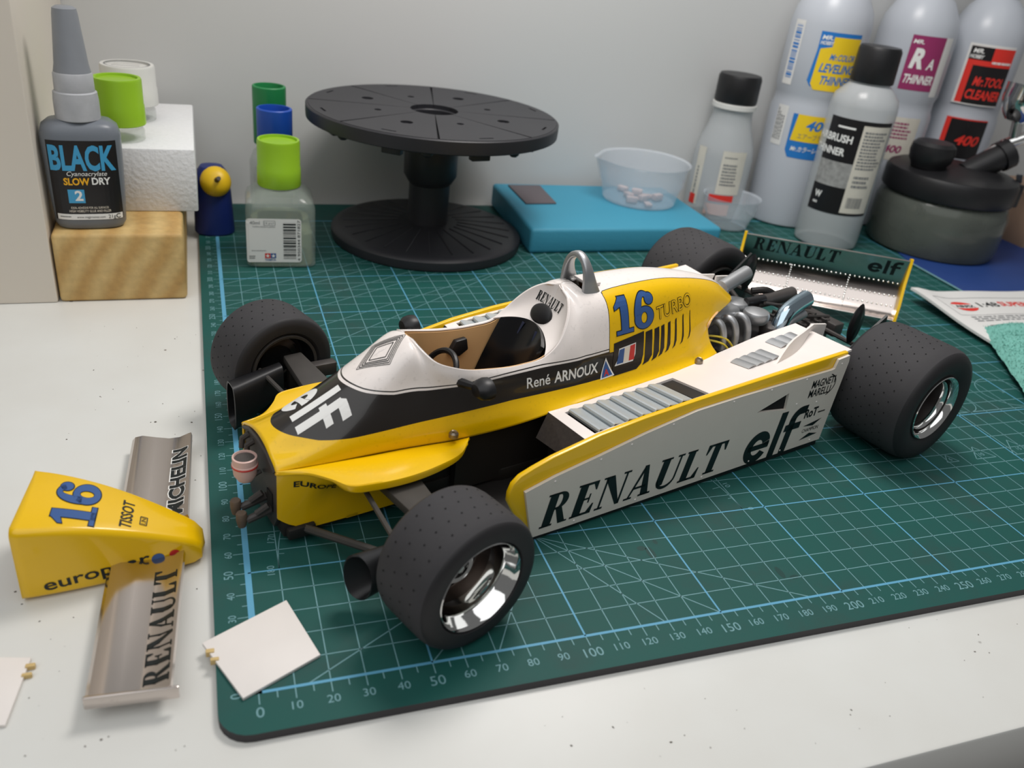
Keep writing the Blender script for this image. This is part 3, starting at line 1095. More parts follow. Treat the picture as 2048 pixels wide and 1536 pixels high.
# --- cockpit
carobj('chassis_tub', bevel(join(prism([(-35, 16.5), (36, 16.5), (52, 21), (165, 19.5), (165, -19.5), (52, -21), (36, -16.5), (-35, -16.5)], 3, 9)), .6), 'dark')
rimc = [r[0] for r in ROWS if 17.2 < r[0][0] < 75.5 and r[0][1] > 1]
for sg in (1, -1):
    carobj('tub_side', solid([[(p[0] + (.6 if p[1] < 12 else 0), sg * (p[1] - 1.3), p[2] - .8), (p[0] + 1.0, sg * min(p[1] - 1.6, 15.8), p[2] - 8), (p[0] + 1.5, sg * min(p[1] - 1.6, 15.2), 24), (p[0] + 1.5, sg * min(p[1] - 1.6, 14.8), 8)] for p in rimc], .5), 'tan')
carobj('dark_keel', join(box(-30, 66, 14.8, 15.6, 9, 29), box(-30, 66, -15.6, -14.8, 9, 29), box(30, 165, 17.2, 20.5, 5, 31), box(30, 165, -20.5, -17.2, 5, 31)), 'dark')
# seat: an upright glossy shell closing the cockpit behind the driver's place
rows = []
for t in np.linspace(0, 1, 12):
    a = 54 + 18.5 * t ** 1.1
    z = 20 + 38.6 * t
    rows.append([(a + 2.5 * (1 - s_ * s_) - 3.5 * t * s_ * s_, 14.6 * s_, z - 3.0 * t ** 3 * s_ * s_) for s_ in np.linspace(-1, 1, 17)])
carobj('seat', solid(rows, 1.6), 'seat')
carobj('seat_base', bevel(box(38, 57, -14, 14, 9, 20), 1.0), 'seat')
for l in (-6.5, 7.5):
    carobj('belt', tube([(72.6, l * .8, 57.6), (69, l, 49.5), (64.5, l * 1.05, 40), (59, l * .9, 29)], 2.0, 8, 5, flat=.2), 'belt')
# head fairing wall behind the seat: from the seat edge up to the rear rim
rim_pts = [np.array(r[0]) for r in ROWS if 66 < r[0][0] <= 84.6 and r[0][2] > 53][0:]
rr = [p for p in rim_pts if p[0] <= 84.6]
path_hi = [(p[0], -p[1], p[2]) for p in rr] + [(p[0], p[1], p[2]) for p in rr[::-1][1:]]
n_ = len(path_hi)
rows = []
for t in np.linspace(0, 1, 9):
    row = []
    for i, p in enumerate(path_hi):
        q = i / (n_ - 1) * 2 - 1
        lo = np.array((75.0 - 5.5 * abs(q) ** 2, 15.2 * q, 58.4 - 3.4 * abs(q) ** 2))
        hp = np.array(p) + [0.2, -0.5 * np.sign(p[1]), -0.4]
        mid = lo * (1 - t) + hp * t
        mid[0] += 1.8 * math.sin(PI * t) * (1 - abs(q) ** 3)
        row.append(tuple(mid))
    rows.append(row)
hf = carobj('head_fairing', solid(rows, .6), 'white')
pad = lathe([(0, 2.0), (3.0, 1.8), (4.2, 1.0), (4.5, 0)], 28, sx=1.0, sy=1.25)
pm = Matrix.Rotation(math.radians(-62), 4, 'Y')
pv = [tuple(pm @ Vector(p)) for p in pad[0]]
carobj('head_pad', ([(p[0] + 77.6, p[1] * 1.1 - .4, p[2] + 61.6) for p in pv], pad[1]), 'black_plastic')
FB = BVHTree.FromPolygons([Vector(p) for p in solid(rows, .6)[0]], solid(rows, .6)[1])


def fair_map(x, y):
    hit = FB.ray_cast(Vector((50, -8.2 + x, 65.0 + y)), Vector((1, 0, 0)), 60)
    if hit[0] is None:
        hit = FB.find_nearest(Vector((80, -8.2 + x, 65.0 + y)))
    return C(*(hit[0] + Vector((-.25, 0, .06))))


decal('fairing_lettering', serif('RENAULT', 3.6, 16), fair_map, 'ink', hf, 1.0)
# steering wheel and dash
ring = []
cx, cz_ = 32, 45
N = Vector((-.55, 0, .35)).normalized()
U = Vector((0, 1, 0)); Wv = N.cross(U).normalized()
carobj('steering_wheel', join(tube([tuple(Vector((cx, 0, cz_)) + (U * math.cos(t) + Wv * math.sin(t)) * 9.2) for t in np.linspace(0, 2 * PI, 33)], 1.15, 8),
       tube([(cx, -9, cz_), (cx, 9, cz_)], .8, 6), tube([(cx, 0, cz_), (24, 0, 44)], 1.2, 8)), 'black_plastic')
carobj('dashboard', box(20, 24, -14, 14, 40, 55, .8), 'black_plastic')
carobj('cockpit_lever', bevel(thick([(44, -15.4, 44), (47, -15.4, 49.5), (52, -15.4, 50), (53, -15.4, 45), (49, -15.4, 42.5)], (0, 2.6, 0)), .5), 'black_plastic')
# roll hoop: a wide bent plate with a rearward brace
arcp = [(7.6, 66, 11), (7.4, 70, 9.6), (7.0, 74, 7.4), (6.6, 78, 5.4), (5.4, 81.6, 4.2), (3.2, 84.2, 3.6), (0, 85.4, 3.4)]
arcp = arcp + [(-q[0], q[1], q[2]) for q in arcp[::-1][1:]]
hc = crline(np.array(arcp, float), [5] * (len(arcp) - 1))
rings = []
for i_, q in enumerate(hc):
    q0, q1 = hc[max(i_ - 1, 0)], hc[min(i_ + 1, len(hc) - 1)]
    tx, tz = q1[0] - q0[0], q1[1] - q0[1]
    d_ = math.hypot(tx, tz)
    nx, nz = tz / d_, -tx / d_            # outwards in the (l, z) plane
    ring = []
    for b_ in np.linspace(0, 2 * PI, 17)[:-1]:
        ca, sa = math.cos(b_), math.sin(b_)
        ca, sa = math.copysign(abs(ca) ** .7, ca), math.copysign(abs(sa) ** .7, sa)
        ring.append((90.2 + q[2] / 2 + q[2] / 2 * ca, q[0] + nx * 1.35 * sa, q[1] + nz * 1.35 * sa))
    rings.append(ring + [ring[0]])
hv = grid(rings)
hoop = carobj('roll_hoop', clean(hv), 'silver')
carobj('hoop_well', box(89, 98, -6.8, 6.8, 60, 69.6), 'dark')
carobj('hoop_bracket', box(95, 101, -5, 5, 73.2, 74.4, .3), 'white')
# mirrors
for s, a_ in ((1, 0), (-1, 0)):
    mr = lathe([(0, -3.6), (2.2, -3.2), (3.5, -1.4), (3.9, 1.0), (3.7, 2.6), (3.3, 2.7), (0, 2.3)], 22, ax='x')
    mo = carobj('mirror', ([(x + 33.8, y * 1.25 + 27.6 * s, z * 1.0 + 52.2) for x, y, z in mr[0]], mr[1]), 'black_plastic')
    carobj('mirror_stalk', tube([(30.5, 17.5 * s, 50.6), (31.0, 21 * s, 51.4), (32.6, 25 * s, 52)], [1.9, 1.4], 8, 3), 'black_plastic', parent=mo)
# body screws
for a_, l_, z_ in ((26, 23.4, 33.2), (147.5, 24.0, 39.4)):
    for s in (1, -1):
        carobj('screw', move(lathe([(0, 1.2), (.5, 1.2), (.5, .8), (1.2, 1.1), (1.75, .4), (1.8, -1)], 14), a_, l_ * s, z_), 'screw')

# --- front flank panels with the suspension horn
TOPL = [(-37, 16.5, 31), (-29, 17.2, 30.6), (-20, 17.8, 30.2), (-12, 18.4, 30.0), (-5, 19, 29.8), (7, 19.8, 29.6), (18, 21, 29.4), (27, 22.4, 29.5), (33, 23.2, 30)]
LIP = [(-37, 16.9, 30.6), (-28, 20.6, 30.6), (-22, 27.0, 30.4), (-18, 32.6, 30.2), (-10, 34.6, 30.0), (2, 35.4, 29.8), (14, 34, 29.8), (25.5, 30.6, 30), (30.5, 26.2, 30)]
tl = crline(np.array(TOPL, float), [5] * 8)
lp = crline(np.array(LIP, float), [5] * 8)
rows = []
for p, q in zip(tl, lp):
    p, q = np.array(p), np.array(q)
    row = []
    for t in np.linspace(0, 1, 6):
        m_ = p * (1 - t) + q * t
        m_[2] += .5 * math.sin(PI * t)
        row.append(tuple(m_))
    kk = min(1, max(0, (q[1] - 27) / 7))
    row.append(tuple(q + [0, .25, -.6]))
    row.append(tuple(q + [0, .1, -.9 - 1.8 * kk]))
    row.append(tuple(q + [0, -1.4, -1.4 - 2.6 * kk]))
    rows.append(row)
both('fairing_shelf', solid(rows, .9), 'yellow')
rows = []
for p in lp[:22]:
    a, l, z = p
    zb = interp(a, [-37, -34, -27, 10], [12, 9, 4.6, 3.8])
    k = min(1, max(0, (l - 17) / 17))
    row = [(a, l, z - .6)]
    for t in np.linspace(.12, 1, 9):
        ll = 17.0 + (l - 17.0) * (1 - t) ** (1.0 + 4.5 * k)
        row.append((a, ll, (z - .6) * (1 - t) + zb * t))
    rows.append(row)
FPV = solid(rows, .8)
fp = both('flank_panel', FPV, 'yellow')
rows = [[(a, 17.0, z) for z in (29, 20, 12, 4)] for a in (-12, -2, 8, 16)]
both('flank_panel', solid(rows, .8), 'yellow')


flank_ray = ray_map(FPV, lambda x, y: (-31.8 + x, 60, 24.4 + y - .40 * max(0, x - 3)), (0, -1, 0), .12)


def flank_map(x, y):
    return C(*flank_ray(x, y))


decal('flank_lettering', T2(text('EUROPE', 2.5, 15, 0.03), shear=0), flank_map, 'ink', fp[0], 1.0)

# --- front bulkhead with reservoir, master cylinders
bk = carobj('front_bulkhead', thick([(-36.4, -15.5, 30.2), (-36.4, -9, 33.5), (-36.4, 0, 34.6), (-36.4, 9, 33.5), (-36.4, 15.5, 30.2), (-36.4, 16.4, 13), (-36.4, 11, 4.5), (-36.4, -11, 4.5), (-36.4, -16.4, 13)], (2, 0, 0)), 'gunmetal')
carobj('bulkhead_window', thick([(-36.8, 6.2, 18), (-36.8, 11.2, 18.4), (-36.8, 11.2, 11), (-36.8, 6.2, 10.4)], (.3, 0, 0)), 'pit', parent=bk)
carobj('bulkhead_rim', tube([(-36.8, 15.4, 30), (-36.8, 9, 33.2), (-36.8, 0, 34.2), (-36.8, -9, 33.2), (-36.8, -15.4, 30)], .8, 6), 'gunmetal', parent=bk)
rs = carobj('fluid_reservoir', move(lathe([(0, -6), (2.6, -5.6), (3.9, -3.2), (4.1, 0), (4.3, .2), (4.3, 1.0), (4.1, 1.2), (4.1, 3.6), (3.6, 3.8), (3.4, 3.0), (0, 3.0)], 24), -42.2, 1.0, 25.4), 'pink', label='pinkish white brake fluid cup')
carobj('reservoir_band', move(lathe([(4.15, 0), (4.4, .2), (4.4, .7), (4.15, .9)], 24), -42.2, 1.0, 25.3), 'inkred', parent=rs)
carobj('reservoir_fluid', move(lathe([(0, 3.05), (3.5, 3.05)], 20), -42.2, 1.0, 25.4), 'gunmetal', parent=rs)
carobj('reservoir_bracket', tube([(-37, 1.5, 22), (-40, 1.2, 20.5), (-42, 1, 20)], .8, 6), 'gunmetal', parent=rs)
for l_, z_ in ((2.5, 9.5), (8.5, 8.2)):
    mc = carobj('master_cylinder', tube([(-36, l_ + 1, z_ + 3), (-40.5, l_, z_ + 1), (-44.5, l_ - .6, z_ - .4)], 1.5, 10), 'gunmetal')
    carobj('cylinder_cap', move(lathe([(0, 3), (1.6, 3), (1.9, 2.4), (1.9, 0), (1.4, -2.6), (0, -2.6)], 14), -46.2, l_ - 1, z_), 'pedal', parent=mc)
    carobj('cylinder_lug', tube([(-38, l_ + 2.6, z_ + 6), (-42, l_ + 1.8, z_ + 3.2)], 1.2, 8), 'gunmetal', parent=mc)
for l_ in (-7, -12):
    carobj('bulkhead_bracket', tube([(-36, l_, 29), (-38.5, l_ - .5, 27.4), (-39, l_, 24)], 1.1, 8), 'gunmetal', parent=bk)
for s in (1, -1):
    carobj('wishbone_mount', box(-34, -24, 15.5 * s - 3, 15.5 * s + 3.4, 2.6, 7, .8), 'dark')
    carobj('wishbone', join(tube([(-28, 17 * s, 5.4), (-10, 50 * s, 10.6), (-4, 63 * s, 12.5)], [1.5, 1.2], 8), tube([(14, 17 * s, 5), (2, 50 * s, 10.8), (-2, 63 * s, 12.5)], [1.4, 1.2], 8)), 'arm')
    # broad rocking arm, tapering outwards
    V = [(-5, 17 * s, 22.6), (11, 17 * s, 22.6), (3.4, 64 * s, 29.0), (-4.4, 64 * s, 28.6)]
    carobj('rocker_arm', bevel(thick([(a, l, z) for a, l, z in V], (0, 0, -3.4)), .6), 'arm')
    carobj('track_rod', tube([(-9, 18 * s, 22), (-15, 62 * s, 25)], .95, 8), 'arm')
    carobj('upright', bevel(box(-3.6, 3.4, 61 * s - 2, 61 * s + 2, 10, 27), .8), 'dark')
    carobj('axle_stub', tube([(0, 60 * s, 23), (0, 74 * s, 23)], 3.2, 12), 'dark')
    carobj('brake_caliper', bevel(box(5, 17, 60 * s - 2.4, 60 * s + 2.4, 18.5, 24.5), .8), 'gunmetal')

# brake cooling ducts
def duct(s, steer):
    rows = []
    for t in np.linspace(0, 1, 9):
        a = (-29 if s < 0 else -26) + (22 if s < 0 else 16) * t
        l = (60 - 4.0 * (1 - t))
        w, h = (5.6 - 2.0 * t, 10.2 - 3.4 * t) if s < 0 else (4.9 - 1.4 * t, 8.8 - 2.2 * t)
        zc = (14.5 if s < 0 else 13.0) + 6 * t
        rows.append([(a + (2.6 * (1 - t) * math.cos(p) if s > 0 else 0), s * (l + w * math.copysign(abs(math.cos(p)) ** (.55 if s < 0 else .95), math.cos(p))), zc + h * math.copysign(abs(math.sin(p)) ** (.7 if s < 0 else .95), math.sin(p))) for p in np.linspace(0, 2 * PI, 25)])
    carobj('brake_duct', solid(rows, .7), 'black_plastic')


duct(1, 0)
duct(-1, 0)


# --- wheels
def tyre_profile(R, w, r_in):
    h = w / 2
    return [(r_in, -h * .86), (r_in + .9, -h * .93), (R * .70, -h * 1.0), (R * .83, -h * 1.01), (R * .925, -h * .96), (R * .962, -h * .885), (R * .966, -h * .86), (R * .985, -h * .80), (R, -h * .62), (R * 1.003, 0),
            (R, h * .62), (R * .985, h * .80), (R * .966, h * .86), (R * .962, h * .885), (R * .925, h * .96), (R * .83, h * 1.01), (R * .70, h * 1.0), (r_in + .9, h * .93), (r_in, h * .86), (r_in - .3, 0), (r_in, -h * .86)]


def wheel(name, a, lc, s, R, w, rim_r, steer, front, label):
    """s=+1: outer face towards the camera side"""
    prof = tyre_profile(R, w, rim_r - .2)
    t = empty(name, (0, 0, 0))
    t.parent = CAR
    t['label'] = label
    t.location = Vector(C(a, lc * s, R * 1.003)) * S
    t.rotation_euler.z = steer + (0 if s > 0 else PI)
    v, f = lathe(prof, 96, ax='y')
    midx = []
    for q in f:
        rr_ = np.mean([math.hypot(v[i][0], v[i][2]) for i in q]); hh = abs(np.mean([v[i][1] for i in q]))
        midx.append(0 if rr_ > R * .963 and hh < w / 2 * .88 else 1)
    ty = obj('tyre', (v, f), ['rubber', 'rubber_dark'], t, smooth=40, matidx=midx)
    V, F = [], []
    nrow, ncol = (4, 30) if front else (7, 32)
    for i in range(nrow):
        for j in range(ncol):
            th = 2 * PI * (j + (i % 2) * .5) / ncol
            y = (-.56 + 1.12 * i / (nrow - 1)) * w / 2
            k = len(V)
            V.append((R * 1.006 * math.sin(th), y, R * 1.006 * math.cos(th)))
            for q in range(7):
                b = 2 * PI * q / 7
                dy, dt = .34 * math.cos(b), .34 * math.sin(b) / R
                V.append((R * 1.006 * math.sin(th + dt), y + dy, R * 1.006 * math.cos(th + dt)))
            F += [(k, k + 1 + q, k + 1 + (q + 1) % 7) for q in range(7)]
    obj('tread_pit', (V, F), 'pit', t, smooth=0, kind='stuff')
    h = w / 2
    r = rim_r
    if front:
        rp = [(r * .86, h * .88 - .2), (r + .25, h * .93 + .2), (r + .35, h * .90), (r + .3, h * .95), (r, h * .97), (r - .8, h * .88), (r - 1.1, h * .72), (r - 2.2, h * .62), (r - 2.6, h * .5), (r - 3.0, h * .1), (r - 3.3, -h * .25), (r - 3.9, -h * .34), (7.2, -h * .36), (6.6, -h * .2), (6.3, h * .0), (5.2, h * .1), (3.6, h * .1), (3.3, -h * .1), (0, -h * .1)]
        rp = rp[2:]
        rim = obj('rim', lathe(rp[:8], 72, ax='y'), 'chrome', t, smooth=40, label='chrome wheel rim')
        obj('wheel_centre', lathe(rp[7:12], 64, ax='y'), 'hubmetal', t, smooth=40)
        obj('hub', lathe(rp[11:], 48, ax='y'), 'chrome', t, smooth=40)
        for k in range(6):
            th = 2 * PI * k / 6
            V2, F2 = [], []
            pts = [(r - 5.6 + 1.7 * math.cos(b), 1.6 * math.sin(b)) for b in np.linspace(0, 2 * PI, 11)[:-1]]
            obj('rim_hole', ([((p * math.sin(th) + q * math.cos(th)), h * .35 - .05, (p * math.cos(th) - q * math.sin(th))) for p, q in pts], [tuple(range(10))]), 'pit', t, smooth=0)
        obj('hub_nut', lathe([(0, h * .16), (1.3, h * .16), (1.6, h * .08), (1.8, -h * .1)], 6, ax='y'), 'chrome', t, smooth=0)
    else:
        rim = obj('rim', lathe([(r + .35, h * .90), (r + .3, h * .97), (r, h * .985), (r - .7, h * .965), (r - 1.5, h * .93), (r - 1.9, h * .89), (r - 2.1, h * .84)], 72, ax='y'), 'chrome', t, smooth=40, label='chrome wheel rim')
        obj('rim_step', lathe([(r - 2.9, h * .80), (r - 3.1, h * .82), (r - 3.7, h * .80), (r - 4.1, h * .75), (r - 4.3, h * .68)], 72, ax='y'), 'chrome', t, smooth=40)
        obj('hub', lathe([(r - 2.0, h * .85), (r - 2.4, h * .76), (r - 3.0, h * .78), (r - 4.25, h * .66), (r - 4.5, h * .1), (r - 5, -h * .3), (5, -h * .3), (4.4, -h * .1), (2.4, -h * .05), (0, -h * .05)], 48, ax='y'), 'hubdark', t, smooth=40)
    # inner side: dark ring and drum
    ip = [(r + .2, -h * .90), (r, -h * 1.0), (r - 1.1, -h * .97), (r - 1.4, -h * .6), (r - 2.2, -h * .3), (0, -h * .28)]
    ir = obj('inner_rim', lathe(ip[:3], 64, ax='y'), 'arm', t, smooth=40)
    obj('brake_drum', lathe(ip[2:], 48, ax='y'), 'black_plastic', t, smooth=40)
    return t


wheel('wheel', -2.0, 74.8, 1, 22.9, 24.5, 15.2, math.radians(8.2), True, 'front wheel on the camera side, turned slightly outwards')
wheel('wheel', -5.4, 74.6, -1, 22.9, 24.5, 14.6, math.radians(8.2), True, 'front wheel on the far side')
wheel('wheel', 238, 66.5, 1, 27.4, 38.5, 15.2, 0, False, 'wide rear wheel on the camera side')
wheel('wheel', 238, 67.5, -1, 27.4, 38.5, 15.2, 0, False, 'wide rear wheel on the far side')

# --- side pods
def sk(vf):     # the pods splay outwards a little towards the rear
    return xf(vf, lambda a, l, z: (a, l + (a - 40) * .013, z))


YW = [(41.5, 2), (31.5, 21), (31.6, 24.5), (32.8, 28), (35.6, 30.6), (41, 32.6), (49, 35), (69, 38.9), (90, 41.2), (118, 43), (161, 45.2), (200, 47.0), (207, 47.3), (205, 2)]
PO = [(42.8, 2.6), (37.4, 24.2), (50, 27.4), (69, 30.8), (90, 35), (116, 39.0), (140, 40.0), (170, 40.5), (196, 40.9), (198, 41.2), (199, 45.4), (206.2, 46.2), (206.8, 43), (203.4, 3.6), (60, 2.4)]
TRI = [(152.5, 29.6), (170.5, 35), (171.5, 26.6)]


def az_prism(pts, l0, l1, b=0, holes=()):
    v, f = prism(pts, l0, l1, b, 2, holes)
    return sk(([(x, z, y) for x, y, z in v], f))


for s in (1, -1):
    mir = (lambda vf: vf) if s == 1 else (lambda vf: xf(vf, lambda a, l, z: (a, -l, z)))
    carobj('pod_wall', mir(az_prism(YW, 50.6, 53.0, .75)), 'yellow')
    sp = carobj('skirt_plate', mir(az_prism(PO, 53.1, 54.3, 0, (TRI,) if s == 1 else ())), 'plate')
    carobj('skirt', mir(az_prism([(44, .5), (43, 2.6), (203, 3.4), (203, .4)], 52.2, 53.4)), 'black_plastic')
    if s == 1:
        carobj('plate_recess', az_prism([(150, 25), (150, 37), (174, 37), (174, 25)], 52.95, 53.05), 'pit', parent=sp)

        def pm_(a0, z0, off=.12):
            return lambda x, y: C(a0 + x, 54.3 + (a0 + x - 40) * .013 + off, z0 + y)
        decal('plate_lettering', serif('RENAULT', 14.2, 92.5, .20), pm_(45.5, 5.6), 'ink', sp)
        decal('plate_sponsor', elf(22.5, 34.5, .12), pm_(150.2, 3.2), 'ink', sp)
        mg = cat2(T2(text('MAGNETI', 3.8, 15.5, .012), 0.5, 4.6), T2(text('MARELLI', 3.8, 14.5, .012), 0, 0))
        decal('plate_badge', cat2(mg, P2(*stroke(arc(7.8, 4.3, 9, 5.9, -60, 60, 12), .5))), pm_(184.6, 29.4), 'ink', sp)
        decal('plate_small_lettering', cat2(text('RoT', 4.6, 8.6, .03), T2(scribble(6.4, 1.3, 1), 9.2, .4)), pm_(186.4, 18.6), 'ink', sp)
        decal('plate_bowtie', cat2(P2([(0, 3.6), (12, 5.4), (7, 2.6)]), P2([(0, -3.8), (12, -2.6), (6, -1.1)]), T2(text('CHAMPION', 1.9, 11.0), .4, 0)), pm_(187.8, 10.6), 'ink', sp)
        rv = []
        for a_, z_ in [(50, 25.4), (70, 29.2), (84, 32), (104, 35.8), (136, 38.6), (158, 39.2), (180, 39.6), (202, 43), (62, 4.0), (92, 4.2), (128, 4.4), (156, 4.6), (176, 4.8), (196, 5.2), (178, 28), (192, 26)]:
            rv.append(sk(xf(lathe([(0, .35), (.35, .25), (.45, 0)], 8), lambda x, y, z: (a_ + x, 54.3 + z, z_ + y))))
        carobj('plate_rivet', join(*rv), 'white_matt', parent=sp, kind='stuff')
    # white pod deck: strips around the louvre opening, then the rear deck
    zi = lambda a: interp(a, [60, 75, 120, 163, 190, 216], [35.4, 36.4, 37.6, 38.2, 41, 46])
    zo = lambda a: interp(a, [60, 75, 120, 161, 200, 212], [36.2, 38.3, 41.6, 43.6, 45.4, 46.4])

    def deck(a, t, li=None):
        l0 = interp(a, [60, 69, 89, 115, 133, 163, 190, 216], [27.5, 28, 27.8, 27, 25.5, 20.3, 18.5, 22]) if li is None else li
        l = l0 + (50.7 + (a - 40) * .013 - l0) * t
        return (a, l, zi(a) + (zo(a) - zi(a)) * t)
    def strip(a0, a1, t0, t1, n=8, m=5):
        return solid([[deck(a0 + (a1 - a0) * i / n, t0 + (t1 - t0) * j / m) for j in range(m + 1)] for i in range(n + 1)], 1.0)
    pd = carobj('pod_deck', mir(join(strip(64.5, 69.5, 0, 1, 2), strip(69.5, 126.5, 0, .15), strip(69.5, 126.5, .93, 1.0), strip(126.5, 212, 0, 1, 20, 8))), 'white')
    carobj('radiator', mir(thick([deck(64.6, 0), deck(64.6, 1), (58.5, 49, 29), (58.5, 30, 27)], (2, 0, -1.2))), 'radiator')
    carobj('radiator_core', mir(bevel(box(66, 126, 29, 50, 14, 33.5), .5)), 'dark')
    # seven slanting louvre blades
    for k in range(7):
        a_ = 71.2 + k * 6.75
        p0, p1 = deck(a_, .155), deck(a_, .925)
        rows = []
        for da, dz in ((.5, -1.2), (0, .1), (.25, .75), (.9, 1.05), (3.5, .55), (7.4, -.5)):
            rows.append([(p0[0] + da, p0[1], p0[2] + dz), (p1[0] + da, p1[1], p1[2] + dz)])
        carobj('louvre_blade', mir(solid(rows, .45)), 'louvre')
    q0, q1, q2, q3 = deck(119.6, .15), deck(119.6, .93), deck(126.6, .93), deck(126.6, .15)
    carobj('louvre_slot', mir(thick([(p[0], p[1], p[2] - 1.0) for p in (q0, q1, q2, q3)], (0, 0, -1))), 'dark')
    # rear small louvres
    for a_, t0, t1, n_ in ((158.5, .34, .66, 4), (187.5, .20, .46, 3)):
        for k in range(n_):
            aa = a_ + k * 5.1
            V = [deck(aa, t0), deck(aa, t1), deck(aa + 5.0, t1), deck(aa + 5.0, t0)]
            rows = []
            for t in np.linspace(0, 1, 5):
                zz = .25 + .9 * math.sin(PI * (t * .75 + .02))
                rows.append([tuple(np.array(V[0]) * (1 - t) + np.array(V[3]) * t + [0, 0, zz]), tuple(np.array(V[1]) * (1 - t) + np.array(V[2]) * t + [0, 0, zz])])
            carobj('vent_louvre', mir(solid(rows, .3)), 'silver')
    # upright fins on the rear deck
    A, B = deck(171, .76), deck(209, .34)
    mid = [np.array(A) * (1 - t) + np.array(B) * t for t in np.linspace(0, 1, 9)]
    lo = [tuple(m_ + [0, 2.6 * math.sin(PI * i / 8) + 0, -.3]) for i, m_ in enumerate(mid)]
    hi = [tuple(m_ + [2.0, 0, h_]) for m_, h_ in zip(mid, (.3, 3.2, 5.2, 5.8, 5.6, 5.2, 4.9, 4.6, 4.4))]
    carobj('deck_fin', mir(solid([lo, hi], 1.0)), 'white_matt')
    carobj('deck_fin', mir(thick([(210.5, 29.6, 41.8), (221.5, 30.4, 41.4), (221.5, 30.4, 47.6), (211, 29.8, 49.0)], (0, 1.0, 0))), 'white_matt')
    # inner edge of the rear deck and its closing panel
    carobj('deck_edge', mir(solid([[deck(a_, 0), (a_ + 1.5, deck(a_, 0)[1] - 1.0, deck(a_, 0)[2] - 6)] for a_ in np.linspace(163, 212, 9)], .8)), 'white')
    carobj('pod_tail', mir(thick([(205.5, 20, 40), (205.5, 51, 44), (205.5, 52, 4), (205.5, 22, 4)], (1.5, 0, 0))), 'dark')
    carobj('floor_pan', mir(prism([(36, 19), (206, 19), (206, 52.4), (42, 51)], 2.2, 3.6)), 'dark')
    # rear brake duct ears and suspension
    ear = lathe([(0, -1.6), (3.4, -1.3), (4.4, 0), (3.4, 1.3), (0, 1.6)], 20, ax='y')
    carobj('rear_duct', mir(([(x * 1.0 + 241 + z * .12, y + 34, z * 2.4 + 45.5) for x, y, z in ear[0]], ear[1])), 'black_plastic')
    carobj('rear_shield', mir(thick([(219, 40, 30), (250, 42, 52.5), (252, 42, 30), (236, 41, 12), (219, 40, 14)], (0, 1.2, 0))), 'black_plastic')
    carobj('rear_arm', mir(join(tube([(222, 14, 34), (238, 46, 36)], 1.2, 8), tube([(250, 12, 32), (240, 46, 36)], 1.2, 8), tube([(225, 14, 14), (238, 46, 16)], 1.2, 8), tube([(238, 10, 27.4), (238, 50, 27.4)], 2.2, 10))), 'gunmetal')

# --- engine bay
eb = carobj('engine_block', bevel(box(150, 216, -13, 13, 6, 34), 1.2), 'dark')
carobj('gearbox', bevel(box(214, 262, -9, 9, 8, 34), 2.0), 'gunmetal')
carobj('gearbox_rib', join(*[box(218 + k * 6, 219.5 + k * 6, -9.8, 9.8, 10, 35) for k in range(7)]), 'gunmetal')
for s in (1, -1):
    for k in range(3):
        a_ = 171 + k * 8.2
        ep = carobj('intake_pipe', tube([(a_, 4.5 * s, 44), (a_ + 1, 7.4 * s, 47.0), (a_ + 2.5, 10.6 * s, 45.4), (a_ + 3.2, 12.6 * s, 40), (a_ + 3, 13.2 * s, 33)], 1.75, 12, 5), 'silver')
        carobj('pipe_flange', move(bevel(box(-2.6, 2.6, -2.6, 2.6, 0, 1.4), .3), a_ + 3, 13.2 * s, 33.6), 'gunmetal', parent=ep)
    carobj('plug_lead', tube([(166, 8 * s, 41), (174, 14 * s, 40.5), (180, 17 * s, 34)], .5, 6, 5), 'wire')
    carobj('plug_lead', tube([(165, 9.6 * s, 40), (172, 15.2 * s, 38.6), (176, 17.4 * s, 34)], .5, 6, 5), 'wire')
carobj('plenum', bevel(box(160, 192, -5.5, 5.5, 42.5, 49.5), 2.4, 3), 'silver')
tb = carobj('turbo_housing', move(lathe([(0, 4.5), (3.2, 4.5), (5.8, 3.6), (6.4, 2.4), (6.4, 0), (5.4, -1.6), (0, -2)], 30), 203, 5.5, 42.4), 'silver')
carobj('turbo_housing', move(lathe([(0, 4.0), (3, 4.0), (5.0, 3.0), (5.4, 1), (4.6, -2), (0, -2)], 26), 211, 9.5, 36), 'gunmetal')
carobj('turbo_housing', move(lathe([(0, 4.5), (3.2, 4.5), (5.8, 3.6), (6.4, 2.4), (6.4, 0), (5.4, -1.6), (0, -2)], 30), 203, -7.5, 42.4), 'silver')
carobj('oil_can', tube([(193, -10.5, 53), (212, -13, 57.5)], 3.5, 18), 'silver')
carobj('oil_hose', tube([(214, -9, 49), (219, -6, 50), (224, -5, 48.6), (228, -6, 46)], 1.8, 10, 4), 'dark')
carobj('pump_body', tube([(212, -4, 45), (238, -2.5, 47)], 3.4, 16), 'gunmetal')
carobj('pump_body', tube([(205, -3.5, 46.5), (216, -2, 47.2)], 2.2, 12), 'black_plastic')
carobj('push_rod', tube([(212, 2, 47.4), (231, 3, 43)], .8, 8), 'gunmetal')
ex = carobj('exhaust_pipe', tube([(212, 12.5, 33), (213.5, 12, 39), (217.5, 11, 44.5), (226, 9.2, 47), (236, 7.4, 48.4)], [3.9, 4.3], 22, 5, caps=False), 'chrome_blue')
carobj('exhaust_mouth', tube([(233.5, 7.8, 48), (233.8, 7.7, 48.05)], 3.8, 16), 'pit', parent=ex)
carobj('wastegate_pipe', tube([(217, 13, 36), (222, 12, 40), (232, 11.5, 42.6)], 2.0, 14, 5), 'silver')
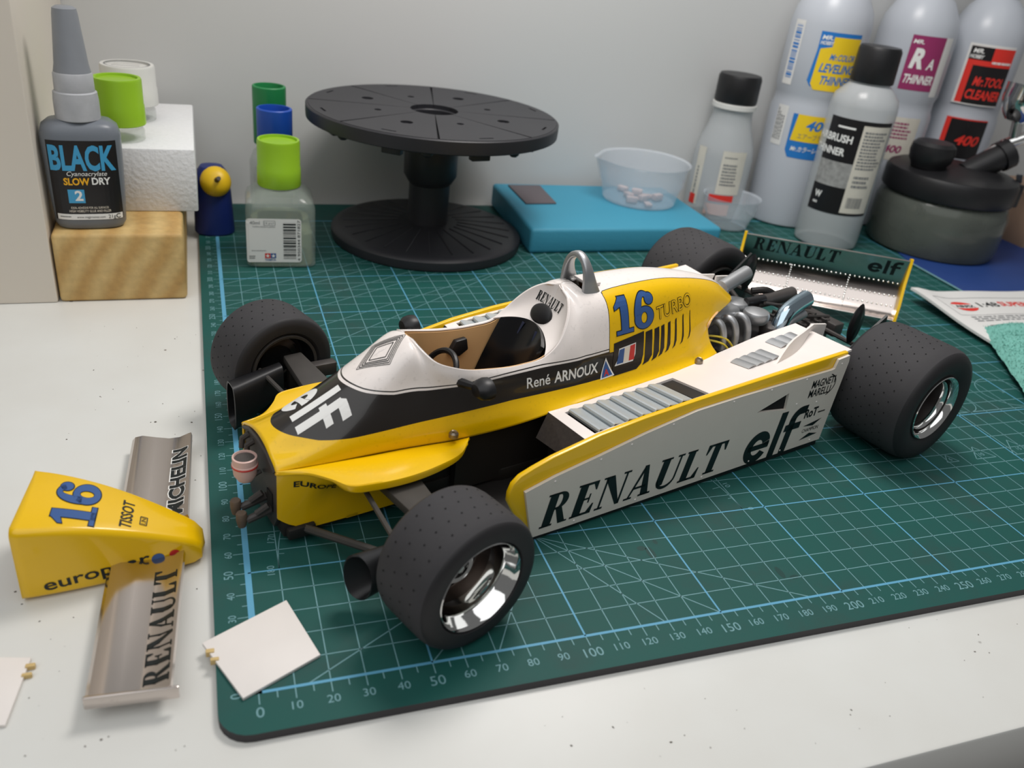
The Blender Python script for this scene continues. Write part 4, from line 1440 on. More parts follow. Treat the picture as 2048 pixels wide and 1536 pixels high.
carobj('linkage', join(tube([(238, -6, 36), (262, -6, 34)], .9, 6), tube([(238, 6, 38), (262, 6, 34)], .9, 6), tube([(244, -6, 36), (244, 6, 38)], .9, 6), tube([(250, -6, 36), (250, 6, 37)], .9, 6)), 'gunmetal')
carobj('rear_crossmember', bevel(box(258, 266, -14, 14, 26, 33), 1.0), 'gunmetal')

# ------------------------------------------------------------------ rear wing, off the car, standing on its end plates
# wing frame: x along the span (far end to near end), h up its face, d towards the viewer
WYAW = math.radians(-39.0)
WG = empty('rear_wing', (354.8, 234.2, 0), WYAW, 'loose chrome rear wing with yellow end plates standing behind the racing car', 'model wing')
wl = 97.0
tilt = math.radians(10)
roll = 0.04


def WP(x, h, d):
    z = 21.9 + h * math.cos(tilt) + d * math.sin(tilt) + x * roll
    y = h * math.sin(tilt) - d * math.cos(tilt)
    return (x, y, z)


SEC = [(18.6, 3.6), (14, 1.8), (9, .3), (4, -.6), (0, -.8), (-5, -.2), (-10, 1.4), (-14.5, 4.2), (-17.6, 7.8), (-18.3, 10.2), (-17.6, 11.0), (-16.6, 9.6)]
sec = crline(np.array([(h, d, 0) for h, d in SEC], float), [4] * (len(SEC) - 1))
rows = [[WP(-wl / 2 + wl * i / 24, p[0], p[1]) for p in sec] for i in range(25)]
WV = solid(rows, 1.4)
blade = obj('wing_blade', WV, 'chrome_wing', WG, smooth=50, label='mirror chrome wing blade')
for s in (-1, 1):
    x = s * wl / 2
    ol = [(19.6, 1.5), (19.4, 5), (4, 6), (-8, 12), (-20, 13), (-22 + (1.5 if s > 0 else 0) - s * .3, 2), (-20, -6), (4, -6), (19, -2)]
    v = [WP(x + k, h, d) for k in (0, 1.6 * s) for h, d in ol]
    n_ = len(ol)
    f = [tuple(range(n_)), tuple(range(2 * n_ - 1, n_ - 1, -1))] + [(i, (i + 1) % n_, (i + 1) % n_ + n_, i + n_) for i in range(n_)]
    obj('end_plate', clean((v, f)), 'inkyellow', WG, smooth=30, label='thin yellow end plate')


def dcurve(h):
    hs = [p[0] for p in SEC[:9]][::-1]; ds = [p[1] for p in SEC[:9]][::-1]
    return interp(h, hs, ds)


WDIR = Vector(WP(0, 0, -1)) - Vector(WP(0, 0, 0))


def wing_map(x0, h0):
    return ray_map(WV, lambda x, y: WP(x0 + x, h0 + y, 30), WDIR, .15)


decal('wing_lettering', serif('RENAULT', 7.6, 52, .12), wing_map(-43, 9.4), 'ink', blade, 1.5)
decal('wing_sponsor', elf(8.6, 19, .06), wing_map(26, 8.0), 'ink', blade, 1.5)
rv = []
dome = lathe([(0, .55), (.38, .42), (.6, 0)], 8)
for h0 in (3.2, -4.6, -10.6):
    for i in range(34):
        rv.append((-46 + i * 92 / 33, h0))
for x0 in (-17, 18):
    for i in range(13):
        rv.append((x0, 3 - i * 1.45))
wm0 = ray_map(WV, lambda x, y: WP(x, y, 30), WDIR, .0)
parts = []
for x0, h0 in rv:
    p = wm0(x0, h0)
    parts.append(([(p[0] + a, p[1] - c, p[2] + b) for a, b, c in dome[0]], dome[1]))
obj('rivet', join(*parts), 'chrome', blade, smooth=60, kind='stuff', label='rows of tiny rivets')

# ------------------------------------------------------------------ nose cone with the front wing, lying on the desk
NC = empty('nose_cone', (-65, 69.5, -3), math.radians(-3.5), 'detached yellow nose cone numbered 16 with a silver front wing lying on the desk', 'model nose')
rows = []
NL = 51.5
for t in np.linspace(0, 1, 22):
    x = NL * t
    hw = 16.6 - 11.2 * t ** 1.25
    top = 27.2 - 18.6 * t ** 1.15 + 2.2 * math.sin(PI * t)
    bot = 0.6
    if t > .93:
        k = (t - .93) / .07
        hw *= 1 - .10 * k * k; top -= 1.6 * k * k; bot += 1.2 * k * k
    r = min(2.2, hw * .4) * (1 - .3 * t)
    ring = []
    for cx_, cz_, a0 in ((hw - r, bot + r, -90), (hw - r, top - r, 0), (-hw + r, top - r, 90), (-hw + r, bot + r, 180)):
        for i in range(6):
            a = math.radians(a0 + 18 * i)
            y_ = cx_ + r * math.cos(a)
            z_ = cz_ + r * math.sin(a)
            if a0 in (0, 90):
                z_ += 1.6 * (1 - (y_ / hw) ** 2)
            ring.append((x + (1.4 * math.sin(y_ * .55) if t == 0 and a0 in (0, 90) and y_ > 8 else 0), y_, z_))
    ring.append(ring[0])
    rows.append(ring)
v, f = grid(rows)
k = len(rows[0])
tip = len(v)
v = v + [(NL + .8, 0, 4.6)]
base = (len(rows) - 1) * k
f = f + [(base + i, base + i + 1, tip) for i in range(k - 1)]
bm = bm_in((v, f)); bmesh.ops.remove_doubles(bm, verts=bm.verts, dist=.001)
shell = obj('nose_shell', bm_out(bm), ['yellow', 'tan'], NC, smooth=40)
sm = shell.modifiers.new('shell', 'SOLIDIFY'); sm.thickness = 1.2 * S; sm.offset = -1; sm.material_offset = 1; sm.material_offset_rim = 0
NB = BVHTree.FromPolygons([Vector(p) for p in v], f)


def nose_top(x0, y0, rot):
    c, s = math.cos(rot), math.sin(rot)

    def fn(x, y):
        X, Y = x0 + x * c - y * s, y0 + x * s + y * c
        h = NB.ray_cast(Vector((X, Y, 60)), Vector((0, 0, -1)), 80)
        if h[0] is None: h = NB.find_nearest(Vector((X, Y, 20)))
        return h[0] + Vector((0, 0, .15))
    return fn


def nose_side(x0, z0, rot):
    c, s = math.cos(rot), math.sin(rot)

    def fn(x, y):
        X, Z = x0 + x * c - y * s, z0 + x * s + y * c
        h = NB.ray_cast(Vector((X, -60, Z)), Vector((0, 1, 0)), 80)
        if h[0] is None: h = NB.find_nearest(Vector((X, -14, Z)))
        return h[0] + Vector((0, -.15, 0))
    return fn


r90 = PI / 2
# print reads from the near side up: x of the print runs away from the viewer, its feet towards the tip
decal('nose_number_outline', sixteen(12, 21, .025), nose_top(21.5, -11.0, r90), 'ink', shell, 1.5)
decal('nose_number', sixteen(12, 21), (lambda g: (lambda x, y: g(x, y) + Vector((0, 0, .06))))(nose_top(21.5, -11.0, r90)), 'inkblue', shell, 1.5)
decal('nose_lettering', text('TISSOT', 3.4, 13.5, .02, .12), nose_top(31.5, -8.6, r90), 'ink', shell, 1.5)
decal('nose_small_mark', cat2(P2(*stroke([(0, 0), (4, 0), (4, 1.9), (0, 1.9), (0, 0)], .3)), T2(text('LIN', 1.3, 3.0), .5, .3)), nose_top(35.6, -5.2, r90), 'ink', shell, 1.5)
decal('nose_side_lettering', text('europcar', 4.4, 30, .012), nose_side(6.5, 3.4, .09), 'ink', shell, 1.5)
decal('nose_dot', P2(arc(0, 0, 1.9, 1.9, 0, 360, 20)[:-1]), nose_side(38.5, 7.0, 0), 'inkblue', shell, 1.0)
decal('nose_dot', P2(arc(0, 0, 1.5, 1.5, 0, 360, 20)[:-1]), nose_side(43.4, 7.4, 0), 'inkred', shell, 1.0)

for s, y0, y1, word in ((1, 11.5, 64.5, 'M'), (-1, -8.5, -64.5, 'R')):
    # front wing half: cambered section, local x = chord (leading edge towards the tip)
    x0 = 24.0
    sec2 = [(0, 2.2), (1.2, 3.6), (4, 4.2), (9, 3.2), (14, 2.4), (18, 2.8), (21.5, 4.4), (22.6, 4.8), (23, 3.2), (21.5, 1.8), (14, .6), (6, .8), (1, 1.2)]
    rows = []
    for i in range(14):
        t = i / 13
        y = y0 + (y1 - y0) * t
        sh = -abs(y) * .018 + (2.0 if s < 0 else 0) * t
        ring = [(x0 + sh + p * (1 - .04 * t), y, q + (4.4 if s < 0 else 3.4)) for p, q in sec2]
        rows.append(ring + [ring[0]])
    v2, f2 = grid(rows)
    k2 = len(rows[0])
    f2 += [tuple(range(k2 - 1)), tuple(range((len(rows) - 1) * k2, (len(rows) - 1) * k2 + k2 - 1))]
    bm = bm_in((v2, f2)); bmesh.ops.remove_doubles(bm, verts=bm.verts, dist=.001)
    HV = bm_out(bm)
    half = obj('front_wing', HV, 'chrome_wing', NC, smooth=35, label='silver wing half on the ' + ('far' if s > 0 else 'near') + ' side of the nose')

    fw = ray_map(HV, lambda x_, y_, x0=x0, s=s: (x0 + 21.0 - y_ - abs((13.5 + x_) if s > 0 else (-62 + x_)) * .018 + (2.0 * (62 - x_ - 8.5) / 56 if s < 0 else 0), (13.5 + x_) if s > 0 else (-62 + x_), 60), (0, 0, -1), .12)
    if s > 0:
        sh_w, sh_b = text('MICHELIN', 6.0, 42, .075), text('MICHELIN', 5.4, 41.4, .045)
        decal('wing_lettering_edge', sh_w, fw, 'inkwhite', half, 1.5)
        decal('wing_lettering', T2(sh_b, .3, .2), (lambda g: (lambda x, y: Vector(g(x, y)) + Vector((0, 0, .07))))(fw), 'ink', half, 1.5)
    else:
        decal('wing_lettering', serif('RENAULT', 6.8, 47, 0, .25), fw, 'ink', half, 1.5)
        obj('wing_tip_plate', box(x0 + .8, x0 + 24.6, -65.4, -64.4, 4.6, 9.0, .4), 'chrome_wing', half)

# ------------------------------------------------------------------ loose white panels
def loose(name, pts, z, m, label, tabs, tilt_=(0, 0)):
    cx_, cy_ = np.mean([p[0] for p in pts]), np.mean([p[1] for p in pts])
    e = empty(name, (cx_, cy_, z), label=label, cat='plastic sheet')
    v, f = prism([(p[0] - cx_, p[1] - cy_) for p in pts], 0, 1.1, .15)
    obj('sheet_body', (v, f), m, e, smooth=30)
    for (a, b, c, d) in tabs:
        obj('clip', bevel(box(a - cx_, b - cx_, c - cy_, d - cy_, -.5 if z > 0 else .0, 1.5), .2), 'goldtrim', e)
    e.rotation_euler.x, e.rotation_euler.y = tilt_
    return e


loose('plastic_sheet', [(10.8, 34), (18.2, 9.2), (-4.2, -2), (-14.5, 21)], 0.05, 'white_matt', 'blank white plastic panel lying on the mat corner', [(-13.6, -11.2, 16.5, 18), (-12.4, -10, 13.2, 14.4)])
loose('plastic_sheet', [(-92, 36), (-60.5, 28.5), (-63.5, 5.5), (-94, 12)], -3, 'white_matt', 'blank white plastic panel on bare desk, cut by the picture edge', [(-61.5, -59, 24.6, 26), (-62, -59.4, 21.5, 22.6)])

# ------------------------------------------------------------------ back left: wood block, glue, foam, jars
wb = obj('wood_block', box(0, 62, 0, 140, 0, 37, 2.2, 3), 'wood', loc=(-80, 280.4, -3))
tag(wb, 'short pine block with rough end grain under the glue bottle', 'wood block')

gb = empty('glue_bottle', (-62, 297, 34), math.radians(4), 'grey glue bottle with black label reading BLACK, standing on the wood block', 'glue bottle')


def squircle(prof, n=48, ex=.62, dy=.62):
    rows = []
    for r, h in prof:
        rows.append([(r * math.copysign(abs(math.cos(a)) ** ex, math.cos(a)), dy * r * math.copysign(abs(math.sin(a)) ** ex, math.sin(a)), h) for a in np.linspace(0, 2 * PI, n + 1)])
    bm = bm_in(grid(rows)); bmesh.ops.remove_doubles(bm, verts=bm.verts, dist=.001)
    return bm_out(bm)


body = obj('bottle_body', squircle([(0, 0), (13.5, 0), (15.4, .8), (16.6, 3), (17.6, 20), (18.2, 42), (18.2, 47), (17.0, 51), (14, 53.4), (9.6, 54.4), (9.2, 56)]), 'glue_body', gb)
obj('collar', move(lathe([(9.4, 0), (10.2, .6), (10.2, 9), (9.8, 13), (9.0, 13.6)], 40), 0, 0, 53.6), 'glue_cap', gb)
obj('cap_skirt', move(lathe([(8.9, 0), (9.0, .5), (8.8, 8), (8.2, 9)], 36), 0, 0, 67), 'glue_cap', gb)
obj('nozzle_cap', move(lathe([(8.4, 0), (7.6, 4), (5.6, 26), (5.2, 28.5), (3.8, 29.4), (0, 29.4)], 36), 0, 0, 75.4), 'glue_tip', gb)


def glue_map(x0, z0, off):
    def fn(x, y):
        X, Z = x0 + x, z0 + y
        R_ = interp(Z, [3, 20, 42, 47], [16.6, 17.6, 18.2, 18.2])
        c = min(.999, abs(X) / R_) ** (1 / .62)
        sn = math.sqrt(max(0, 1 - c * c)) ** .62
        return (X * 1.006, -.62 * R_ * sn - off, Z)
    return fn


lb = decal('front_label', P2(R2(-15.4, 5.4, 15.4, 45.5)), glue_map(0, 0, .2), 'labelblack', gb, 2.0)
decal('label_title', text('BLACK', 12.5, 29.2, .035), glue_map(-14.8, 30.8, .3), 'skyblue', lb, 2)
decal('label_script', text('Cyanoacrylate', 2.2, 18, 0, .25), glue_map(-8.2, 28.3, .36), 'inkwhite', lb, 2)
decal('label_slow', text('SLOW', 3.6, 11.6, .03), glue_map(-9.8, 23.6, .3), 'amber', lb, 2)
decal('label_dry', text('DRY', 3.6, 8.4, .03), glue_map(2.8, 23.8, .3), 'inkwhite', lb, 2)
decal('label_box', P2(R2(-8.6, 14.4, -1.2, 21.4)), glue_map(0, 0, .28), 'skyblue', lb, 2)
decal('label_two', text('2', 5.2, 3.6, .03), glue_map(-5.6, 15.6, .36), 'inkwhite', lb, 2)
decal('label_small_print', cat2(T2(text('IDEAL ADHESIVE FOR ALL SURFACES', 1.1, 17), -8.5, 11.4), T2(text('HIGH VISIBILITY GLUE AND FILLER', 1.2, 19), -9.5, 9.6)), glue_map(0.5, 0, .3), 'inkcream', lb, 2)
decal('label_band', P2(R2(-14.6, 5.6, 15.0, 8.6)), glue_map(0, 0, .28), 'inkwhite', lb, 2)
decal('label_band_text', cat2(T2(text('www.migjimenez.com', 1.1, 13), -6, 6.5), T2(text('21g', 1.8, 3.4), 8.4, 6.2), T2(scribble(6, .8, 1, 16), -13.4, 6.6)), glue_map(0, 0, .36), 'ink', lb, 2)
decal('label_e_mark', P2(*band(0, 0, (1.2, 1.2), (.8, .8), 40, 320, 16)), glue_map(13.2, 7.1, .36), 'ink', lb, 2)

fb_ = obj('foam_block', box(0, 70, 0, 112, 0, 34.6, 1.0), 'foam', loc=(-79.6, 316.5, 34))
tag(fb_, 'white packing foam block resting on the pine block behind the glue', 'foam block')


def capjar(name, loc, cap_r, cap_h, cap_m, body_r, body_h, label, grip=True, ribs=0):
    e = empty(name, loc, label=label, cat='jar')
    obj('jar_glass', lathe([(0, 0), (body_r * .94, 0), (body_r, .8), (body_r, body_h - 3), (body_r * .9, body_h - 1), (cap_r * .86, body_h), (cap_r * .86, body_h + 3)], 32), 'glass', e)
    prof = [(cap_r * .97, 0), (cap_r, .5), (cap_r * .985, cap_h * .42), (cap_r * .965, cap_h * .44), (cap_r * .965, cap_h - 1), (cap_r * .93, cap_h), (cap_r * .82, cap_h), (cap_r * .8, cap_h - 1.2), (0, cap_h - 1.4)]
    obj('jar_cap', move(lathe(prof, 48), 0, 0, body_h), cap_m, e)
    return e


capjar('paint_jar', (-46, 336, 68.5), 12.7, 24, 'greencap', 11.6, 8.5, 'small glass jar with lime green cap on the foam block')
wj = capjar('paint_jar', (-43.5, 384, 68.5), 15.4, 22, 'capwhite', 13.5, 9, 'glass jar with grimy white cap on the foam block')
decal('cap_emblem', cat2(P2(*band(0, 0, (12.4, 12.4), (11.7, 11.7), 0, 360, 40)), P2(*band(0, 3, (8, 5), (7.2, 4.2), 20, 160)), P2(*stroke([(-8, -5), (7, -6)], 1.0))), plane_map((0, 0, 31.0), (1, 0, 0), (0, 1, 0)), 'inkgrey', wj)

# blue and yellow nozzle bottle
nb = empty('nozzle_bottle', (-1, 382, 0), label='navy blue squeeze bottle with a yellow spout facing forward', cat='bottle')
obj('bottle_body', squircle([(0, 0), (11.4, 0), (12.2, 1), (11.8, 12), (11.2, 24), (10.6, 32), (9.4, 38), (6.6, 42), (0, 43.5)], ex=.8, dy=1.0), 'navy', nb)
sp_ = lathe([(9.3, 0), (9.1, 2.4), (7.6, 5.4), (5, 7.2), (2.8, 7.8), (0, 8)], 32)
tm = Matrix.Rotation(math.radians(62), 4, 'X')
obj('spout', ([tuple(tm @ Vector(p) + Vector((2.0, -7.2, 34))) for p in sp_[0]], sp_[1]), 'lemon', nb)
obj('spout_tip', tube([(2.4, -13.2, 36.6), (3.2, -16, 38.0), (3.8, -18.5, 39.4)], [1.7, 1.3], 12), 'gunmetal', nb)

# square glass cement bottle in front
sq = empty('square_bottle', (36, 334.5, 0), math.radians(-3), 'square glass bottle with lime green cap and barcode label, in front of coloured caps', 'bottle')


def squarejar(w, h, neck, r=6):
    prof = [(w / 2 - 1.5, 0, r), (w / 2, 1.2, r), (w / 2, h * .78, r), (w / 2 - 1.2, h * .86, r), (w / 2 - 5, h * .94, r), (neck, h, neck)]
    rows = []
    for hw, z, rad in prof:
        rad = min(rad, hw)
        rows.append([(x, y, z) for x, y in rrect(hw * 2, hw * 2, rad, 5)])
    rows = [r_ + [r_[0]] for r_ in rows]
    v, f = grid(rows)
    k = len(rows[0])
    f = f + [tuple(range(k - 1))]
    bm = bm_in((v, f)); bmesh.ops.remove_doubles(bm, verts=bm.verts, dist=.001)
    return bm_out(bm)


obj('bottle_glass', squarejar(39.5, 45, 10.5), 'glass', sq, smooth=30)
obj('cement', squarejar(36, 26, 16.5), 'liquid', sq, smooth=30)
obj('bottle_cap', move(lathe([(12.2, 0), (12.5, .5), (12.4, 10.5), (12.1, 11), (12.1, 25), (11.7, 26.4), (10.6, 26.4), (10.4, 25), (0, 25)], 56), 0, 0, 45), 'greencap', sq)
sl = decal('back_label', P2(rrect(31, 26.6, 1.6, 4, -4.2, 17.2)), lambda x, y: (max(x, -19.75), -19.95 + max(0, -19.0 - x) * .6, y), 'paper', sq, 2.0)
spm = plane_map((0, -20.02, 0), (1, 0, 0), (0, 0, 1), .05)
decal('label_barcode', T2(barcode(22, 7.2), 8.2, 6.2, rot=PI / 2), spm, 'ink', sl)
decal('label_digits', T2(text('4 950344 871827', 1.5, 25), 10.6, 4.8, rot=PI / 2), spm, 'ink', sl)
decal('label_volume', cat2(T2(text('40ml', 2.0), -17.6, 27.0), P2(*stroke([(-9.8, 26.6), (-3.4, 26.6), (-3.4, 29.2), (-9.8, 29.2), (-9.8, 26.6)], .2)), T2(text('14 yrs+', 1.4, 5.4), -9.3, 27.2), T2(text('TAMIYA MADE IN JAPAN', .9, 12.6), -16.2, 25.2), T2(scribble(11, .7, 1, 18), -17, 10.6), T2(scribble(4, 2.4, 2, 17), -18.4, 5.6)), spm, 'inkgrey', sl)
decal('label_red_square', P2(R2(-9.6, 6.4, -6.5, 9.5)), spm, 'inkred', sl)
decal('label_blue_square', P2(R2(-6.4, 6.4, -3.3, 9.5)), spm, 'inkblue', sl)


def star(cx, cy, r):
    return [(cx + (r if i % 2 == 0 else r * .4) * math.sin(PI * i / 5), cy + (r if i % 2 == 0 else r * .4) * math.cos(PI * i / 5)) for i in range(10)]


decal('label_star', P2(star(-8.05, 7.9, 1.35), star(-4.85, 7.9, 1.35)), plane_map((0, -20.1, 0), (1, 0, 0), (0, 0, 1), .05), 'inkwhite', sl)
decal('label_maker', T2(text('TAMIYA', 1.2, 6.2, .02), -9.6, 4.8), spm, 'inkblue', sl)

# bottles behind it: blue cap and green cap
for nm, loc, cr_, cz0, cz1, mm, lab in (('capped_bottle', (37, 371, 0), 10.6, 58, 81, 'bluecap', 'slim bottle with blue tube cap behind the square bottle'),
                                        ('capped_bottle', (36.5, 402, 0), 10.4, 52, 88, 'grncap2', 'slim bottle with dark green tube cap close to the wall')):
    e = empty(nm, loc, label=lab, cat='bottle')
    obj('bottle_glass', lathe([(0, 0), (13, 0), (13.6, 1), (13.6, 40), (11, 47), (8.6, 49), (8.6, cz0 + 3)], 36), 'glass', e)
    obj('bottle_cap', lathe([(cr_ - .4, cz0), (cr_, cz0 + .6), (cr_, cz1 - .5), (cr_ - .5, cz1), (cr_ - 1.5, cz1), (cr_ - 1.7, cz1 - 1), (cr_ - 1.9, cz1 - 9), (0, cz1 - 9)], 44), mm, e)

# ------------------------------------------------------------------ spinning stand
sd = empty('turntable_stand', (135, 366, 0), math.radians(-12), 'black plastic turntable stand with slotted round top near the wall', 'turntable')
base = obj('base', lathe([(0, 0), (62, 0), (63.5, .8), (63.8, 3), (63.6, 6), (62.4, 7.4), (58, 8.6), (30, 11.4), (17, 12.4), (0, 12.4)], 96), 'stand', sd)
ribs_ = []
for k in range(24):
    a = 2 * PI * k / 24
    c, s = math.cos(a), math.sin(a)
    ribs_.append(tube([(20 * c, 20 * s, 12.2), (56 * c, 56 * s, 8.9)], .45, 5))
obj('base_rib', join(*ribs_), 'stand', base, kind='stuff')
obj('column', lathe([(13.5, 11), (13.5, 38), (14.4, 39), (17.4, 44), (17.6, 66), (15, 70), (20, 72), (20, 77)], 48), 'stand', sd)
disc = obj('disc_rim', lathe([(14, 76.4), (78, 76.4), (79.6, 77.2), (79.8, 80), (79.8, 84.4), (79.0, 85.0), (78.2, 85.0), (78.2, 82.6), (14.6, 82.6), (14, 82), (14, 76.4)], 120), 'stand', sd, smooth=30)
for k in range(8):
    a0, a1 = math.radians(45 * k + .55), math.radians(45 * k + 44.45)
    # wedge between two radial grooves
    inner, outer = 15.2, 78.1
    pts = [(outer * math.cos(a0 + (a1 - a0) * i / 14), outer * math.sin(a0 + (a1 - a0) * i / 14)) for i in range(15)]
    pts += [(inner * math.cos(a1 + (a0 - a1) * i / 5), inner * math.sin(a1 + (a0 - a1) * i / 5)) for i in range(6)]
    am = (a0 + a1) / 2
    rr_ = 46 if k % 2 else 38
    hr = 3.9 if k % 2 else 2.3
    hole = [(rr_ * math.cos(am) + hr * math.cos(-t), rr_ * math.sin(am) + hr * math.sin(-t)) for t in np.linspace(0, 2 * PI, 17)[:-1]]
    slot = []
    for (u, w_) in ((-4.6, -.7), (4.6, -.7), (4.6, .7), (-4.6, .7)):
        slot.append(((72.5 + w_) * math.cos(am) - u * math.sin(am), (72.5 + w_) * math.sin(am) + u * math.cos(am)))
    sc = obj('disc_sector', prism(pts, 82.6, 85.2, 0, holes=(hole, slot[::-1])), 'stand', sd, smooth=30)
    if k % 2:
        obj('sector_boss', move(lathe([(0, 1.6), (1.8, 1.6), (2.4, .8), (2.6, 0)], 16), rr_ * math.cos(am), rr_ * math.sin(am), 82.6), 'stand', sc)
    obj('rim_clip', [xf(bevel(box(-6, 6, -2.6, 2.6, 70.8, 76.6), .6), lambda x, y, z: (x * -math.sin(am) + (66 + y) * math.cos(am), x * math.cos(am) + (66 + y) * math.sin(am), z))][0], 'stand', sd)
    ak = am + math.radians(18)
    obj('rim_knob', move(lathe([(0, -4.2), (1.8, -3.8), (3.2, -2.4), (3.6, 0)], 16), 71 * math.cos(ak), 71 * math.sin(ak), 76.6), 'stand', sd)

# ------------------------------------------------------------------ cyan block, patch, dish
cb = obj('foam_pad', prism([(-75, -51), (73, -50), (76, 50), (-70, 54)], 0, 17.6, 2.6, 3), 'sponge', loc=(273, 384, 0))
tag(cb, 'thick cyan blue foam pad lying at the back of the mat', 'foam pad')
pa = obj('grey_patch', prism([(213, 430), (239, 430), (236, 386), (212, 385)], 17.65, 18.7, .2), 'patch')
tag(pa, 'small dark grey abrasive square lying on the cyan pad', 'patch')

ds = empty('plastic_dish', (309, 399, 17.7), label='clear round plastic dish with a pouring lip standing on the cyan pad', cat='dish')


def dishprof(r0, r1, h, lip, t=.8):
    return [(0, 0), (r0 - 1, 0), (r0, .8), (r0 + (r1 - r0) * .45, h * .42), (r0 + (r1 - r0) * .45 + 1.6, h * .47), (r1, h - 1), (r1 + lip, h), (r1 + lip, h - .5), (r1 - t, h - 1.2), (r0 + (r1 - r0) * .45 + .8, h * .50), (r0 - t, 1.2), (0, 1)]


v, f = lathe(dishprof(28, 34, 31, 1.2), 64)
def lipf(x, y, z):
    a = math.atan2(y, x)
    k = max(0, 1 - abs(a - math.radians(172)) / .35) if a > 0 else max(0, 1 - abs(a + 2 * PI - math.radians(172)) / .35)
    e_ = 1 + .16 * k * max(0, (z - 18) / 13)
    return (x * e_, y * e_, z)
obj('dish_wall', xf((v, f), lipf), 'clearplastic', ds)
rnd = random.Random(5)
for k in range(9):
    a, r_ = rnd.uniform(0, 2 * PI), rnd.uniform(4, 20)
    obj('scrap', xf(bevel(box(-4, 4, -2.5, 2.5, 0, rnd.uniform(2, 5)), .5), lambda x, y, z, a=a, r_=r_, q=rnd.uniform(0, 3): (x * math.cos(q) - y * math.sin(q) + r_ * math.cos(a), x * math.sin(q) + y * math.cos(q) + r_ * math.sin(a), z + 1.3)), 'bits', ds)

cp = empty('plastic_cup', (386, 389, 0), label='small clear plastic cup between the cyan pad and the milky bottles', cat='cup')
v, f = lathe(dishprof(16, 22, 25, 1.0), 48)
obj('cup_wall', v and (v, f), 'clearplastic', cp)

# ------------------------------------------------------------------ bottles at the back right
def face(e_loc):     # direction from a bottle to the viewer
    return math.atan2(-174 - e_loc[1], -5 - e_loc[0])


def bottle(name, loc, prof, m, label, cap=None, capm='black_plastic', n=56):
    e = empty(name, loc, label=label, cat='bottle')
    obj('bottle_body', lathe(prof, n), m, e)
    if cap:
        obj('bottle_cap', lathe(cap, 40), capm, e)
    return e


# small clear bottle, black cap
L_ = (391, 422, 0)
sb = bottle('solvent_bottle', L_, [(0, 0), (22, 0), (23.6, 1.4), (23.6, 48), (22, 58), (17, 72), (15.4, 80), (15.4, 88)], 'milky2', 'small clear bottle with black cap left of the milky bottles',
            [(16.2, 90), (16.6, 91), (16.6, 108), (15.6, 110.4), (0, 110.8)])
obj('neck_ring', lathe([(15.6, 85.4), (17.2, 85.6), (17.2, 89), (15.6, 89.4)], 40), 'capwhite', sb)
a0 = face(L_)
l1 = decal('side_label', P2(R2(-22, 10, -14, 56)), cyl_map(23.6, a0, 0, .15), 'paper2', sb, 2)
decal('label_upright_text', T2(scribble(34, 2.6, 1, 13), -16.6, 14, rot=PI / 2), cyl_map(23.6, a0, 0, .25), 'inkgrey', l1, 2)
l2 = decal('front_label', P2(R2(0, 22, 20, 56)), cyl_map(23.6, a0, 0, .15), 'paper2', sb, 2)
decal('label_print', cat2(T2(scribble(14, 1.6, 1, 14), 2, 50), T2(scribble(15, 18, 7), 2, 28)), cyl_map(23.6, a0, 0, .25), 'inkgrey', l2, 2)
decal('hazard_band', P2(R2(-4, 16, 16, 21.4), R2(-22, 10.2, -16, 18)), cyl_map(23.6, a0, 0, .28), 'lred', l2, 2)
decal('hazard_band', P2(R2(-6, 5, 14, 14)), cyl_map(23.6, a0, 0, .28), 'pink', l2, 2)

TP = [(0, 0), (27, 0), (29.4, 1.6), (30, 6), (30, 90), (28.6, 95), (28.4, 102), (30, 107), (30, 152), (28, 163), (21, 176), (14, 183), (13, 200)]


